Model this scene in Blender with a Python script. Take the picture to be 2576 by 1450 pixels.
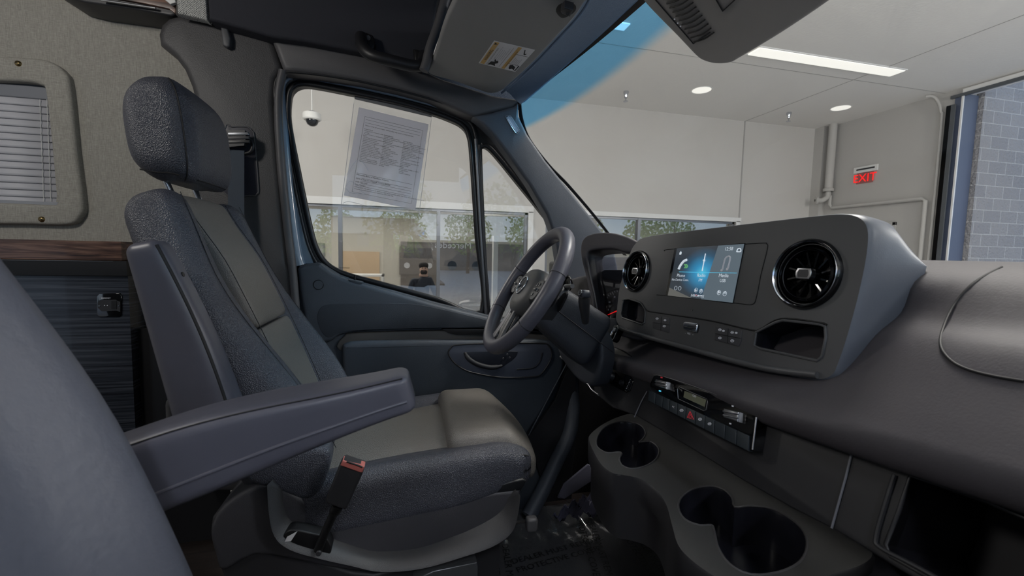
import bpy, math, random
from math import sin, cos, pi, radians as R
from mathutils import Vector as Vec, Matrix
from mathutils.geometry import tessellate_polygon
random.seed(4)
for o in list(bpy.data.objects): bpy.data.objects.remove(o)
S = bpy.context.scene
COL = S.collection

# ------------------------------------------------------------------ camera
FPX, CX, CY = 1098.0, 1288.0, 725.0          # focal length and centre in pixels of the 2576 x 1450 photograph
_ax = Vec((4495., -8., -1098.)).normalized()
_ay = Vec((-268., 94., -1098.)); _ay = (_ay - _ax * _ax.dot(_ay)).normalized()
_az = _ax.cross(_ay)
ROT = Matrix((_ax, _ay, _az))                # camera space -> world
CAM = Vec((0, 0, 1.05))
cd = bpy.data.cameras.new('camera'); cam = bpy.data.objects.new('camera', cd); COL.objects.link(cam)
cam.matrix_world = Matrix.Translation(CAM) @ ROT.to_4x4()
cd.sensor_fit = 'HORIZONTAL'; cd.sensor_width = 36; cd.lens = 36 * FPX / 2576
cd.clip_start = 0.02; cd.clip_end = 300
cd.dof.use_dof = True; cd.dof.focus_distance = 1.45; cd.dof.aperture_fstop = 6.5
S.camera = cam
S.view_settings.view_transform = 'Standard'; S.view_settings.look = 'None'
S.view_settings.gamma = 1; S.view_settings.use_curve_mapping = False
S.view_settings.exposure = 0.0

# ------------------------------------------------------------------ sky and daylight
W = bpy.data.worlds.new('sky'); S.world = W; W.use_nodes = True
nt = W.node_tree; nt.nodes.clear()
wo = nt.nodes.new('ShaderNodeOutputWorld'); bg = nt.nodes.new('ShaderNodeBackground')
tc = nt.nodes.new('ShaderNodeTexCoord'); sp = nt.nodes.new('ShaderNodeSeparateXYZ')
rm = nt.nodes.new('ShaderNodeValToRGB'); nz = nt.nodes.new('ShaderNodeTexNoise'); cr = nt.nodes.new('ShaderNodeValToRGB')
mx = nt.nodes.new('ShaderNodeMix'); mx.data_type = 'RGBA'
nz.inputs['Scale'].default_value = 2.2; nz.inputs['Detail'].default_value = 5
rm.color_ramp.elements[0].position = 0.0; rm.color_ramp.elements[0].color = (.62, .78, .95, 1)
rm.color_ramp.elements[1].position = 0.6; rm.color_ramp.elements[1].color = (.28, .48, .85, 1)
cr.color_ramp.elements[0].position = .5; cr.color_ramp.elements[0].color = (0, 0, 0, 1)
cr.color_ramp.elements[1].position = .68; cr.color_ramp.elements[1].color = (1, 1, 1, 1)
nt.links.new(tc.outputs['Generated'], sp.inputs[0]); nt.links.new(sp.outputs['Z'], rm.inputs[0])
nt.links.new(tc.outputs['Generated'], nz.inputs['Vector']); nt.links.new(nz.outputs['Fac'], cr.inputs[0])
nt.links.new(cr.outputs[0], mx.inputs[0]); nt.links.new(rm.outputs[0], mx.inputs[6]); mx.inputs[7].default_value = (.95, .95, .97, 1)
nt.links.new(mx.outputs[2], bg.inputs[0]); bg.inputs[1].default_value = 1.4
nt.links.new(bg.outputs[0], wo.inputs[0])

def area(name, loc, size, power, color, rot=(0, 0, 0)):
    l = bpy.data.lights.new(name, 'AREA'); l.shape = 'RECTANGLE'; l.size, l.size_y = size
    l.energy = power; l.color = color
    o = bpy.data.objects.new(name, l); o.location = loc; o.rotation_euler = rot; COL.objects.link(o); return o
# added fill lights out of view for bay and camper; showroom's own lamps
def fill_point(name, loc, power, color, r=.35):
    l = bpy.data.lights.new(name, 'POINT'); l.energy = power; l.color = color; l.shadow_soft_size = r
    o = bpy.data.objects.new(name, l); o.location = loc; COL.objects.link(o); return o
fill_point('bay_fill', (1.8, 1.2, 3.1), 205, (1, .97, .93))
fill_point('bay_fill', (7.4, 0.2, 2.9), 250, (1, .97, .94))
fill_point('bay_fill', (-2.6, 4.6, 2.9), 160, (1, .97, .94))
fill_point('bay_fill', (3.6, -3.0, 3.4), 160, (.95, .97, 1))
fill_point('camper_fill', (-1.15, .55, 1.80), 20, (1, .96, .9), .12)  # added fill that brightens the rear cabin, no fitting modelled
fill_point('bay_fill', (-.4, -2.8, 3.5), 110, (.84, .90, 1))
area('showroom_lamp', (-1, 10.2, 2.2), (5, 2), 150, (1, .93, .84))
area('showroom_lamp', (6, 10.2, 2.2), (4, 2), 50, (1, .93, .84))

# ------------------------------------------------------------------ pixel -> point on a real plane
def ray(px, py): return ROT @ Vec((px - CX, CY - py, -FPX))
def P(px, py, X=None, Y=None, Z=None):
    d = ray(px, py)
    if X is not None: t = (X - CAM.x) / d.x
    elif Y is not None: t = (Y - CAM.y) / d.y
    else: t = (Z - CAM.z) / d.z
    return CAM + d * t
def PP(px, py, pt, n):
    d = ray(px, py); return CAM + d * ((pt - CAM).dot(n) / d.dot(n))
def PL(l, **k): return [P(x, y, **k) for x, y in l]
def PPL(l, pt, n): return [PP(x, y, pt, n) for x, y in l]

# ------------------------------------------------------------------ materials
def lin(c):
    if isinstance(c, str):
        c = c.lstrip('#'); v = [int(c[i:i+2], 16) / 255 for i in (0, 2, 4)]
    else: v = [x / 255 for x in c]
    return tuple((x / 12.92 if x <= .04045 else ((x + .055) / 1.055) ** 2.4) for x in v) + (1,)
def mat(name, col, rough=.5, metal=0, bump=None, emit=None, spec=.5, coat=0, var=None, scale=None):
    m = bpy.data.materials.new(name); m.use_nodes = True
    t = m.node_tree; b = t.nodes['Principled BSDF']
    c = lin(col); b.inputs['Base Color'].default_value = c
    b.inputs['Roughness'].default_value = rough; b.inputs['Metallic'].default_value = metal
    b.inputs['Specular IOR Level'].default_value = spec; b.inputs['Coat Weight'].default_value = coat
    if emit: b.inputs['Emission Color'].default_value = lin(emit[0]); b.inputs['Emission Strength'].default_value = emit[1]
    tc = t.nodes.new('ShaderNodeTexCoord'); src = tc.outputs['Object']
    if scale:
        mp = t.nodes.new('ShaderNodeMapping'); mp.inputs['Scale'].default_value = scale; t.links.new(src, mp.inputs[0]); src = mp.outputs[0]
    if var:                                    # gentle colour variation: (colour2, noise scale)
        n = t.nodes.new('ShaderNodeTexNoise'); n.inputs['Scale'].default_value = var[1]; n.inputs['Detail'].default_value = 4
        mixn = t.nodes.new('ShaderNodeMix'); mixn.data_type = 'RGBA'
        mixn.inputs[6].default_value = c; mixn.inputs[7].default_value = lin(var[0])
        rp = t.nodes.new('ShaderNodeValToRGB'); rp.color_ramp.elements[0].position = .35; rp.color_ramp.elements[1].position = .65
        t.links.new(src, n.inputs['Vector']); t.links.new(n.outputs['Fac'], rp.inputs[0]); t.links.new(rp.outputs[0], mixn.inputs[0])
        t.links.new(mixn.outputs[2], b.inputs['Base Color'])
    if bump:
        kind, sc, st, dist = bump
        bp = t.nodes.new('ShaderNodeBump'); bp.inputs['Strength'].default_value = st; bp.inputs['Distance'].default_value = dist
        if kind == 'voronoi':
            n = t.nodes.new('ShaderNodeTexVoronoi'); n.inputs['Scale'].default_value = sc; out = n.outputs['Distance']
        else:
            n = t.nodes.new('ShaderNodeTexNoise'); n.inputs['Scale'].default_value = sc; n.inputs['Detail'].default_value = 3; out = n.outputs['Fac']
        t.links.new(src, n.inputs['Vector']); t.links.new(out, bp.inputs['Height']); t.links.new(bp.outputs[0], b.inputs['Normal'])
    return m
def glassy(name, tint=(1, 1, 1), refl=.08, rough=0.0, fres=True, band=None):
    m = bpy.data.materials.new(name); m.use_nodes = True; t = m.node_tree; t.nodes.clear()
    o = t.nodes.new('ShaderNodeOutputMaterial'); tr = t.nodes.new('ShaderNodeBsdfTransparent'); gl = t.nodes.new('ShaderNodeBsdfGlossy')
    mxs = t.nodes.new('ShaderNodeMixShader'); gl.inputs['Roughness'].default_value = rough
    tr.inputs[0].default_value = (*tint, 1)
    mxs.inputs[0].default_value = refl
    if band:                                   # dyed sun band of a windscreen: a real tint along its top
        s = t.nodes.new('ShaderNodeAttribute'); s.attribute_name = 'below_band'; mr = t.nodes.new('ShaderNodeMapRange')
        mr.interpolation_type = 'SMOOTHSTEP'
        mr.inputs['From Min'].default_value = band[0]; mr.inputs['From Max'].default_value = band[1]
        mc = t.nodes.new('ShaderNodeMix'); mc.data_type = 'RGBA'; mc.inputs[6].default_value = (*tint, 1); mc.inputs[7].default_value = (*band[2], 1)
        t.links.new(s.outputs['Fac'], mr.inputs[0])
        t.links.new(mr.outputs[0], mc.inputs[0]); t.links.new(mc.outputs[2], tr.inputs[0])
    t.links.new(tr.outputs[0], mxs.inputs[1]); t.links.new(gl.outputs[0], mxs.inputs[2]); t.links.new(mxs.outputs[0], o.inputs[0])
    return m
def tex_mat(name, build, rough=.6, coat=0):
    m = bpy.data.materials.new(name); m.use_nodes = True; t = m.node_tree; b = t.nodes['Principled BSDF']
    b.inputs['Roughness'].default_value = rough; b.inputs['Coat Weight'].default_value = coat
    tc = t.nodes.new('ShaderNodeTexCoord'); build(t, b, tc.outputs['Object']); return m
def N(t, k, **inp):
    n = t.nodes.new(k)
    for a, v in inp.items(): n.inputs[a.replace('_', ' ')].default_value = v
    return n
def ramp(t, src, stops):
    r = t.nodes.new('ShaderNodeValToRGB'); e = r.color_ramp.elements
    while len(e) < len(stops): e.new(.5)
    for i, (p, c) in enumerate(stops): e[i].position = p; e[i].color = lin(c)
    t.links.new(src, r.inputs[0]); return r.outputs[0]
def stretch(t, src, s, rot=(0, 0, 0)):
    mp = N(t, 'ShaderNodeMapping', Scale=s, Rotation=rot); t.links.new(src, mp.inputs[0]); return mp.outputs[0]
def noise(t, src, sc, det=4, dist=0):
    n = N(t, 'ShaderNodeTexNoise', Scale=sc, Detail=det, Distortion=dist); t.links.new(src, n.inputs['Vector']); return n.outputs['Fac']
def bumpit(t, b, h, st, dist):
    bp = N(t, 'ShaderNodeBump', Strength=st, Distance=dist); t.links.new(h, bp.inputs['Height']); t.links.new(bp.outputs[0], b.inputs['Normal'])

LEA = ('voronoi', 430, .7, .0019)
M = {}
M['leather'] = mat('leather', (66, 68, 77), .40, bump=LEA, spec=.65)
M['leather_insert_lit'] = mat('leather_insert_lit', (112, 108, 103), .42, spec=.7, bump=('voronoi', 480, .5, .002))  # lighter copy of the leather; light on the seat centre put into colour
M['leather_smooth'] = mat('leather_smooth', (80, 80, 90), .4, bump=('noise', 60, .15, .002))
M['seam'] = mat('seam', (20, 20, 23), .6)
M['plastic'] = mat('plastic', (82, 81, 83), .48, bump=('voronoi', 700, .2, .0008))
M['column'] = mat('column', (50, 53, 60), .5, bump=('voronoi', 650, .25, .0009))
M['plastic_blue'] = mat('plastic_blue', (68, 73, 82), .5, bump=('voronoi', 650, .25, .0009))
M['door_plastic'] = mat('door_plastic', (72, 79, 88), .5, bump=('voronoi', 600, .25, .0009))
M['dash'] = mat('dash', (67, 64, 68), .62, bump=('noise', 260, .2, .0015))
M['console'] = mat('console', (77, 77, 78), .42, bump=('noise', 900, .06, .0005))
M['dark_plastic'] = mat('dark_plastic', (46, 46, 49), .45, bump=('noise', 500, .1, .0006))
M['black'] = mat('black', (14, 14, 16), .5)
M['piano'] = mat('piano', (8, 8, 10), .08, coat=.5)
M['rubber'] = mat('rubber', (28, 29, 32), .38)
M['chrome'] = mat('chrome', (205, 208, 215), .16, metal=1)
M['satin'] = mat('satin', (170, 170, 172), .32, metal=1)
M['paint'] = mat('paint', (118, 136, 154), .22, coat=.6)
M['navy'] = mat('navy', (42, 43, 50), .85, bump=('noise', 500, .4, .002))
M['headliner'] = mat('headliner', (126, 144, 166), .95, bump=('noise', 420, .7, .003))  # blue light through the tint band is put into this colour
M['visor'] = mat('visor', (138, 137, 136), .8, bump=('noise', 600, .25, .001))
M['white_print'] = mat('white_print', (200, 200, 205), .5, emit=((200, 205, 215), .15))
M['black_print'] = mat('black_print', (22, 22, 24), .6)
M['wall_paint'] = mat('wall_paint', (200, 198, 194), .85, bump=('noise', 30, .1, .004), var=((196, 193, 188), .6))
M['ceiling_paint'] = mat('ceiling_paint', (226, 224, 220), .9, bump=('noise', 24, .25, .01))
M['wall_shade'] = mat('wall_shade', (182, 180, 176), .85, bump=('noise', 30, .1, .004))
M['white_paint'] = mat('white_paint', (222, 222, 220), .5)
M['lamp'] = mat('lamp', (240, 240, 236), .5, emit=((255, 252, 244), .72))
M['red_print'] = mat('red_print', (220, 30, 30), .4, emit=((255, 30, 30), .9))
M['glass'] = glassy('glass', (.96, .96, .95), .045)
M['showroom_glass'] = glassy('showroom_glass', (.86, .88, .89), .20)
M['windscreen_glass'] = glassy('windscreen_glass', (.96, .96, .95), .02, band=(.02, -.03, (.50, .80, 1.0)))
M['sleeve'] = glassy('sleeve', (.96, .965, .975), .07, .12)
M['film'] = glassy('film', (.85, .86, .88), .06, .12)
M['lens'] = glassy('lens', (.8, .8, .84), .10, .02)
M['concrete'] = mat('concrete', (192, 190, 186), .5, var=((180, 178, 175), 1.2))
M['spoke_satin'] = mat('spoke_satin', (112, 112, 116), .42, metal=.6)
M['aluminium'] = mat('aluminium', (120, 122, 126), .35, metal=.7)
M['skin'] = mat('skin', (232, 190, 168), .55)
M['hair'] = mat('hair', (42, 34, 30), .7)
M['shirt'] = mat('shirt', (34, 40, 56), .8)
M['trousers'] = mat('trousers', (50, 48, 50), .8)
M['tan_wood'] = mat('tan_wood', (206, 176, 140), .5)
M['beige'] = mat('beige', (208, 203, 192), .8)
M['leaf'] = mat('leaf', (176, 204, 120), .8, var=((118, 150, 78), 3.0))
M['bark'] = mat('bark', (90, 74, 60), .9)
M['brass'] = mat('brass', (150, 130, 90), .3, metal=1)
M['pink'] = mat('pink', (196, 112, 104), .35)
M['label_tan'] = mat('label_tan', (196, 160, 100), .6)
M['label_white'] = mat('label_white', (205, 205, 208), .6)
M['paper'] = mat('paper', (205, 206, 216), .7)
def _paper(t, b, v):
    b.inputs['Base Color'].default_value = lin((240, 240, 245))
    tr = t.nodes.new('ShaderNodeBsdfTranslucent'); tr.inputs[0].default_value = lin((235, 235, 240)); mxs = t.nodes.new('ShaderNodeMixShader'); mxs.inputs[0].default_value = .5
    out = [n for n in t.nodes if n.type == 'OUTPUT_MATERIAL'][0]; t.links.new(b.outputs[0], mxs.inputs[1]); t.links.new(tr.outputs[0], mxs.inputs[2]); t.links.new(mxs.outputs[0], out.inputs[0])
M['paper'] = tex_mat('paper', _paper, .7)
M['hazard_red'] = mat('hazard_red', (190, 60, 70), .5, emit=((200, 50, 60), .15))
def _fabric(t, b, v):
    a = noise(t, stretch(t, v, (700, 700, 60)), 1.0, 2); c = noise(t, stretch(t, v, (60, 60, 700)), 1.0, 2)
    ad = N(t, 'ShaderNodeMath'); ad.operation = 'ADD'; t.links.new(a, ad.inputs[0]); t.links.new(c, ad.inputs[1])
    hf = N(t, 'ShaderNodeMath'); hf.operation = 'MULTIPLY'; hf.inputs[1].default_value = .5; t.links.new(ad.outputs[0], hf.inputs[0])
    t.links.new(ramp(t, hf.outputs[0], [(.3, (136, 133, 125)), (.5, (158, 155, 147)), (.7, (178, 175, 166))]), b.inputs['Base Color'])
    bumpit(t, b, hf.outputs[0], .4, .002)
M['fabric'] = tex_mat('fabric', _fabric, .95)
def _weave(t, b, v):
    a = N(t, 'ShaderNodeTexChecker', Scale=330.0); t.links.new(v, a.inputs[0])
    n = noise(t, v, 260, 3)
    mxn = N(t, 'ShaderNodeMath'); mxn.operation = 'MULTIPLY_ADD'; mxn.inputs[1].default_value = .35; t.links.new(a.outputs['Fac'], mxn.inputs[0]); t.links.new(n, mxn.inputs[2])
    t.links.new(ramp(t, mxn.outputs[0], [(.35, (60, 62, 64)), (.9, (205, 205, 200))]), b.inputs['Base Color']); bumpit(t, b, mxn.outputs[0], .5, .003)
M['weave'] = tex_mat('weave', _weave, .95)
def _walnut(t, b, v):
    n = noise(t, stretch(t, v, (2.2, 6, 30)), 1.6, 6, 1.8)
    t.links.new(ramp(t, n, [(.3, (46, 32, 27)), (.48, (92, 66, 54)), (.62, (126, 96, 80)), (.75, (66, 46, 38))]), b.inputs['Base Color'])
M['walnut'] = tex_mat('walnut', _walnut, .3, .2)
def _lamin(t, b, v):
    n = noise(t, stretch(t, v, (1.6, 2, 90)), 1.4, 6, .4); n2 = noise(t, stretch(t, v, (6, 6, 420)), 1.0, 2)
    ad = N(t, 'ShaderNodeMath'); ad.operation = 'MULTIPLY_ADD'; ad.inputs[1].default_value = .35; t.links.new(n2, ad.inputs[0]); t.links.new(n, ad.inputs[2])
    t.links.new(ramp(t, ad.outputs[0], [(.5, (26, 28, 35)), (.68, (48, 52, 60)), (.82, (72, 76, 84)), (.9, (40, 42, 50))]), b.inputs['Base Color'])
M['laminate'] = tex_mat('laminate', _lamin, .25, .25)
def _floorwood(t, b, v):
    n = noise(t, stretch(t, v, (4, 60, 4)), 1.2, 5, .6)
    t.links.new(ramp(t, n, [(.35, (20, 16, 15)), (.65, (42, 33, 29))]), b.inputs['Base Color'])
M['floor_wood'] = tex_mat('floor_wood', _floorwood, .45)
def _block(t, b, v):
    sp = N(t, 'ShaderNodeSeparateXYZ'); cb = N(t, 'ShaderNodeCombineXYZ'); t.links.new(v, sp.inputs[0])
    t.links.new(sp.outputs['X'], cb.inputs[0]); t.links.new(sp.outputs['Z'], cb.inputs[1])
    br = N(t, 'ShaderNodeTexBrick', Scale=1.0, Mortar_Size=.006, Brick_Width=.41, Row_Height=.203)
    br.inputs['Color1'].default_value = lin((160, 158, 158)); br.inputs['Color2'].default_value = lin((148, 147, 149)); br.inputs['Mortar'].default_value = lin((192, 190, 188))
    t.links.new(cb.outputs[0], br.inputs[0]); t.links.new(br.outputs['Color'], b.inputs['Base Color'])
    bumpit(t, b, noise(t, v, 28, 6), .8, .05)
M['block'] = tex_mat('block', _block, .9)
def _diamond(t, b, v):
    vo = N(t, 'ShaderNodeTexVoronoi', Scale=34.0, Randomness=.0); t.links.new(stretch(t, v, (1, 1, .7), (0, R(45), 0)), vo.inputs['Vector'])
    b.inputs['Base Color'].default_value = lin((34, 34, 36)); bumpit(t, b, ramp(t, vo.outputs['Distance'], [(.15, (255, 255, 255)), (.4, (0, 0, 0))]), .8, .003)
M['tread'] = tex_mat('tread', _diamond, .4)
def _screen(t, b, v):
    # lit display: dark grey with a cyan glow through its middle, as the display itself shows
    b.inputs['Base Color'].default_value = (.01, .01, .012, 1)
    g = N(t, 'ShaderNodeSeparateXYZ'); t.links.new(v, g.inputs[0])
    gr = N(t, 'ShaderNodeVectorMath'); gr.operation = 'LENGTH'
    st = stretch(t, v, (13, 13, 17)); t.links.new(st, gr.inputs[0])
    t.links.new(ramp(t, gr.outputs['Value'], [(0, (90, 200, 235)), (.30, (58, 148, 196)), (.72, (50, 86, 112)), (1.0, (52, 60, 68))]), b.inputs['Emission Color'])
    b.inputs['Emission Strength'].default_value = .8
M['screen'] = tex_mat('screen', _screen, .12)

# ------------------------------------------------------------------ geometry helpers
ORG = {}
def link(name, me, parent):
    o = bpy.data.objects.new(name, me); COL.objects.link(o)
    if parent is not None: o.parent = parent
    return o
def thing(name, label, cat, loc=(0, 0, 0), group=None, kind=None):
    o = bpy.data.objects.new(name, None); COL.objects.link(o); o.location = loc; o.empty_display_size = .05
    ORG[o.name] = Vec(loc); tag(o, label, cat, group, kind); return o
def tag(o, label=None, cat=None, group=None, kind=None):
    if label: o['label'] = label
    if cat: o['category'] = cat
    if group: o['group'] = group
    if kind: o['kind'] = kind
    return o
def mesh(name, verts, faces, m, parent=None, smooth=True, ang=40, bevel=0, seg=3, sub=0, solid=0):
    verts = [Vec(v) for v in verts]
    if parent is None:
        lo = Vec((min(v.x for v in verts), min(v.y for v in verts), min(v.z for v in verts))); hi = Vec((max(v.x for v in verts), max(v.y for v in verts), max(v.z for v in verts)))
        org = Vec(((lo.x + hi.x) / 2, (lo.y + hi.y) / 2, lo.z))
    else: org = ORG[parent.name]
    me = bpy.data.meshes.new(name); me.from_pydata([v - org for v in verts], [], faces); me.validate()
    import bmesh
    bm = bmesh.new(); bm.from_mesh(me); bmesh.ops.recalc_face_normals(bm, faces=bm.faces); bm.to_mesh(me); bm.free()
    if isinstance(m, str): m = M[m]
    me.materials.append(m)
    if smooth:
        for p in me.polygons: p.use_smooth = True
        if ang < 180: me.set_sharp_from_angle(angle=R(ang))
    o = link(name, me, parent)
    if parent is None: o.location = org
    ORG[o.name] = org
    if solid: s = o.modifiers.new('solid', 'SOLIDIFY'); s.thickness = solid; s.offset = 0
    if bevel:
        b = o.modifiers.new('bevel', 'BEVEL'); b.width = bevel; b.segments = seg; b.limit_method = 'ANGLE'; b.angle_limit = R(35); b.harden_normals = False
    if sub: s = o.modifiers.new('sub', 'SUBSURF'); s.levels = sub; s.render_levels = sub
    return o
def spl(pts, n=6, closed=True):
    pts = [Vec(p) for p in pts]; out = []; L = len(pts)
    rng = range(L) if closed else range(L - 1)
    for i in rng:
        g = lambda k: pts[k % L] if closed else pts[max(0, min(L - 1, k))]
        p0, p1, p2, p3 = g(i - 1), g(i), g(i + 1), g(i + 2)
        for j in range(n):
            t = j / n
            out.append(.5 * ((2 * p1) + (p2 - p0) * t + (2 * p0 - 5 * p1 + 4 * p2 - p3) * t * t + (3 * p1 - p0 - 3 * p2 + p3) * t ** 3))
    if not closed: out.append(pts[-1])
    return out
def plate(name, outer, d, m, parent=None, holes=(), bevel=0, seg=3, **k):
    """prism of a planar outline (with holes) extruded by vector d, front rims rounded by bevel"""
    d = Vec(d); dn = d.normalized(); r = min(bevel, d.length * .95)
    loops = [[Vec(p) for p in outer]] + [[Vec(p) for p in h] for h in holes]
    u = dn.orthogonal().normalized(); w = dn.cross(u)
    verts = []; faces = []; front = []; back = []
    steps = seg if r > 0 else 0
    for li, lp in enumerate(loops):
        lp = [p for i, p in enumerate(lp) if (p - lp[i - 1]).length > 1e-6]; L = len(lp)
        q = [(p.dot(u), p.dot(w)) for p in lp]
        A = sum(q[i][0] * q[(i + 1) % L][1] - q[(i + 1) % L][0] * q[i][1] for i in range(L))
        sg = (1 if A > 0 else -1) * (1 if li == 0 else -1); off = []
        for i in range(L):
            e1 = (lp[i] - lp[i - 1]).normalized(); e2 = (lp[(i + 1) % L] - lp[i]).normalized()
            n1 = dn.cross(e1) * sg; n2 = dn.cross(e2) * sg; b = n1 + n2
            b = b / max(.6, b.length * b.length / 2) if b.length > 1e-6 else n1
            off.append(b)
        rings = [[p + d for p in lp]]
        if r > 0:
            for s_ in range(steps + 1):
                th = pi / 2 * s_ / steps; rings.append([p + off[i] * r * (1 - cos(th)) + dn * r * (1 - sin(th)) for i, p in enumerate(lp)])
        else: rings.append(lp)
        base = len(verts)
        for rg in rings: verts += rg
        for a in range(len(rings) - 1):
            for i in range(L): x, y = base + a * L + i, base + a * L + (i + 1) % L; faces.append([x, y, y + L, x + L])
        back.append((base, L, rings[0])); front.append((base + (len(rings) - 1) * L, L, rings[-1]))
    for side, rev in ((front, False), (back, True)):
        if not holes:
            f = [side[0][0] + i for i in range(side[0][1])]; faces.append(f[::-1] if rev else f)
        else:
            idx = [b + i for b, L, _ in side for i in range(L)]
            for t in tessellate_polygon([rg for _, _, rg in side]): faces.append([idx[a] for a in (t[::-1] if rev else t)])
    return mesh(name, verts, faces, m, parent, **k)
def box(name, lo, hi, m, parent=None, bevel=0, **k):
    x0, y0, z0 = lo; x1, y1, z1 = hi
    return plate(name, [(x0, y0, z0), (x1, y0, z0), (x1, y1, z0), (x0, y1, z0)], (0, 0, z1 - z0), m, parent, bevel=bevel, **k)
def boxes(name, lst, m, parent=None, bevel=0, **k):
    V_, F_ = [], []
    for lo, hi in lst:
        o = len(V_); x0, y0, z0 = lo; x1, y1, z1 = hi
        V_ += [(x0, y0, z0), (x1, y0, z0), (x1, y1, z0), (x0, y1, z0), (x0, y0, z1), (x1, y0, z1), (x1, y1, z1), (x0, y1, z1)]
        F_ += [[o + i for i in f] for f in ((0, 3, 2, 1), (4, 5, 6, 7), (0, 1, 5, 4), (1, 2, 6, 5), (2, 3, 7, 6), (3, 0, 4, 7))]
    return mesh(name, V_, F_, m, parent, bevel=bevel, **k)
def tube(name, pts, r, m, parent=None, closed=False, n=10, **k):
    pts = [Vec(p) for p in pts]; L = len(pts); rings = []
    up = None
    for i in range(L):
        a = pts[(i - 1) % L] if (closed or i) else pts[0]; b = pts[(i + 1) % L] if (closed or i < L - 1) else pts[-1]
        t = (b - a).normalized()
        if up is None: up = t.orthogonal().normalized()
        up = (up - t * up.dot(t)); up = up.normalized() if up.length > 1e-6 else t.orthogonal().normalized()
        s = t.cross(up); rr = r[i] if isinstance(r, (list, tuple)) else r
        rings.append([pts[i] + (up * cos(2 * pi * j / n) + s * sin(2 * pi * j / n)) * rr for j in range(n)])
    return loft(name, rings, m, parent, caps=not closed, loop=closed, **k)
def loft(name, rings, m, parent=None, caps=True, loop=False, endcap=False, **k):
    V_ = [v for r in rings for v in r]; n = len(rings[0]); F_ = []
    L = len(rings)
    for i in range(L if loop else L - 1):
        for j in range(n):
            a = i * n + j; b = i * n + (j + 1) % n; i2 = (i + 1) % L
            F_.append([a, b, i2 * n + (j + 1) % n, i2 * n + j])
    if endcap: F_.append([(L - 1) * n + j for j in range(n)])
    elif caps and not loop: F_.append(list(range(n))[::-1]); F_.append([(L - 1) * n + j for j in range(n)])
    return mesh(name, V_, F_, m, parent, **k)
def lathe(name, prof, c, axis, m, parent=None, n=40, **k):
    """prof: (radius, height along axis)"""
    a = Vec(axis).normalized(); u = a.orthogonal().normalized(); w = a.cross(u); c = Vec(c)
    rings = [[c + a * h + (u * cos(2 * pi * j / n) + w * sin(2 * pi * j / n)) * max(r, 1e-5) for j in range(n)] for r, h in prof]
    return loft(name, rings, m, parent, caps=False, **k)
def rbox(name, half, r, f, m, parent=None, mid=(8, 8, 8), e=4, **k):
    """rounded box on a fine lattice, every point mapped by f(Vec)->Vec"""
    def ticks(a, n):
        r_ = min(r, a)
        A = [-a + r_ * (1 - cos(pi / 2 * i / e)) for i in range(e)]
        B = [(-a + r_) + (2 * (a - r_)) * i / n for i in range(n + 1)]
        return A + B + [-x for x in reversed(A)]
    T = [ticks(half[i], mid[i]) for i in range(3)]; idx = {}; V_ = []; F_ = []
    def vid(p):
        key = tuple(round(c, 6) for c in p)
        if key not in idx:
            v = Vec(p); q = Vec([max(-half[i] + min(r, half[i]), min(half[i] - min(r, half[i]), v[i])) for i in range(3)]); dd = v - q
            w = q + dd.normalized() * min(r, min(half)) if dd.length > 1e-9 else v
            idx[key] = len(V_); V_.append(f(w))
        return idx[key]
    for ax in range(3):
        b, c = [i for i in range(3) if i != ax]
        for s in (-1, 1):
            for i in range(len(T[b]) - 1):
                for j in range(len(T[c]) - 1):
                    q = []
                    for (u, w) in ((i, j), (i + 1, j), (i + 1, j + 1), (i, j + 1)):
                        p = [0, 0, 0]; p[ax] = s * half[ax]; p[b] = T[b][u]; p[c] = T[c][w]; q.append(vid(p))
                    if len(set(q)) >= 3: F_.append(list(dict.fromkeys(q)))
    return mesh(name, V_, F_, m, parent, ang=180, **k)
_fontcache = {}
def text(name, items, m, parent=None, depth=.0004):
    """items: (string, origin, u dir, v dir, cap size, align) all joined in one raised mesh"""
    V_, F_ = [], []
    for s, o, u, v, size, al in items:
        c = bpy.data.curves.new('t', 'FONT'); c.body = s; c.size = 1; c.align_x = al; c.resolution_u = 2
        ob = bpy.data.objects.new('t', c); COL.objects.link(ob)
        me = bpy.data.meshes.new_from_object(ob, depsgraph=bpy.context.evaluated_depsgraph_get())
        u = Vec(u).normalized(); v = Vec(v).normalized(); w = u.cross(v).normalized(); b0 = len(V_)
        for q in me.vertices: V_.append(Vec(o) + (u * q.co.x + v * q.co.y) * size + w * depth)
        for p in me.polygons: F_.append([b0 + i for i in p.vertices])
        bpy.data.objects.remove(ob); bpy.data.meshes.remove(me); bpy.data.curves.remove(c)
    me = bpy.data.meshes.new(name)
    org = ORG[parent.name] if parent is not None else V_[0].copy()
    me.from_pydata([q - org for q in V_], [], F_); me.materials.append(M[m] if isinstance(m, str) else m)
    o = link(name, me, parent)
    if parent is None: o.location = org
    ORG[o.name] = org
    return o
def ell(c, u, v, a, b, n=32): return [Vec(c) + Vec(u) * a * cos(2 * pi * i / n) + Vec(v) * b * sin(2 * pi * i / n) for i in range(n)]
def mirrored_copy(o, dy, parent=None):
    c = o.copy(); COL.objects.link(c); c.parent = parent
    if parent is None: c.location = o.location + Vec((0, dy, 0))
    for ch in list(o.children): mirrored_copy(ch, dy, c)
    return c
sm = lambda a, b, x: (lambda t: t * t * (3 - 2 * t))(max(0, min(1, (x - a) / (b - a))))

# ================================================================== THE BUILDING
ZG, ZC, YF, XE = -0.9, 3.91, 8.0, 8.9
def struct(o): o['kind'] = 'structure'; return o
struct(box('floor', (-30, -60, ZG - .1), (60, 40, ZG), 'concrete'))
struct(box('ceiling', (-9, -4, ZC), (XE + .3, YF + .3, ZC + .25), 'ceiling_paint'))
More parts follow.
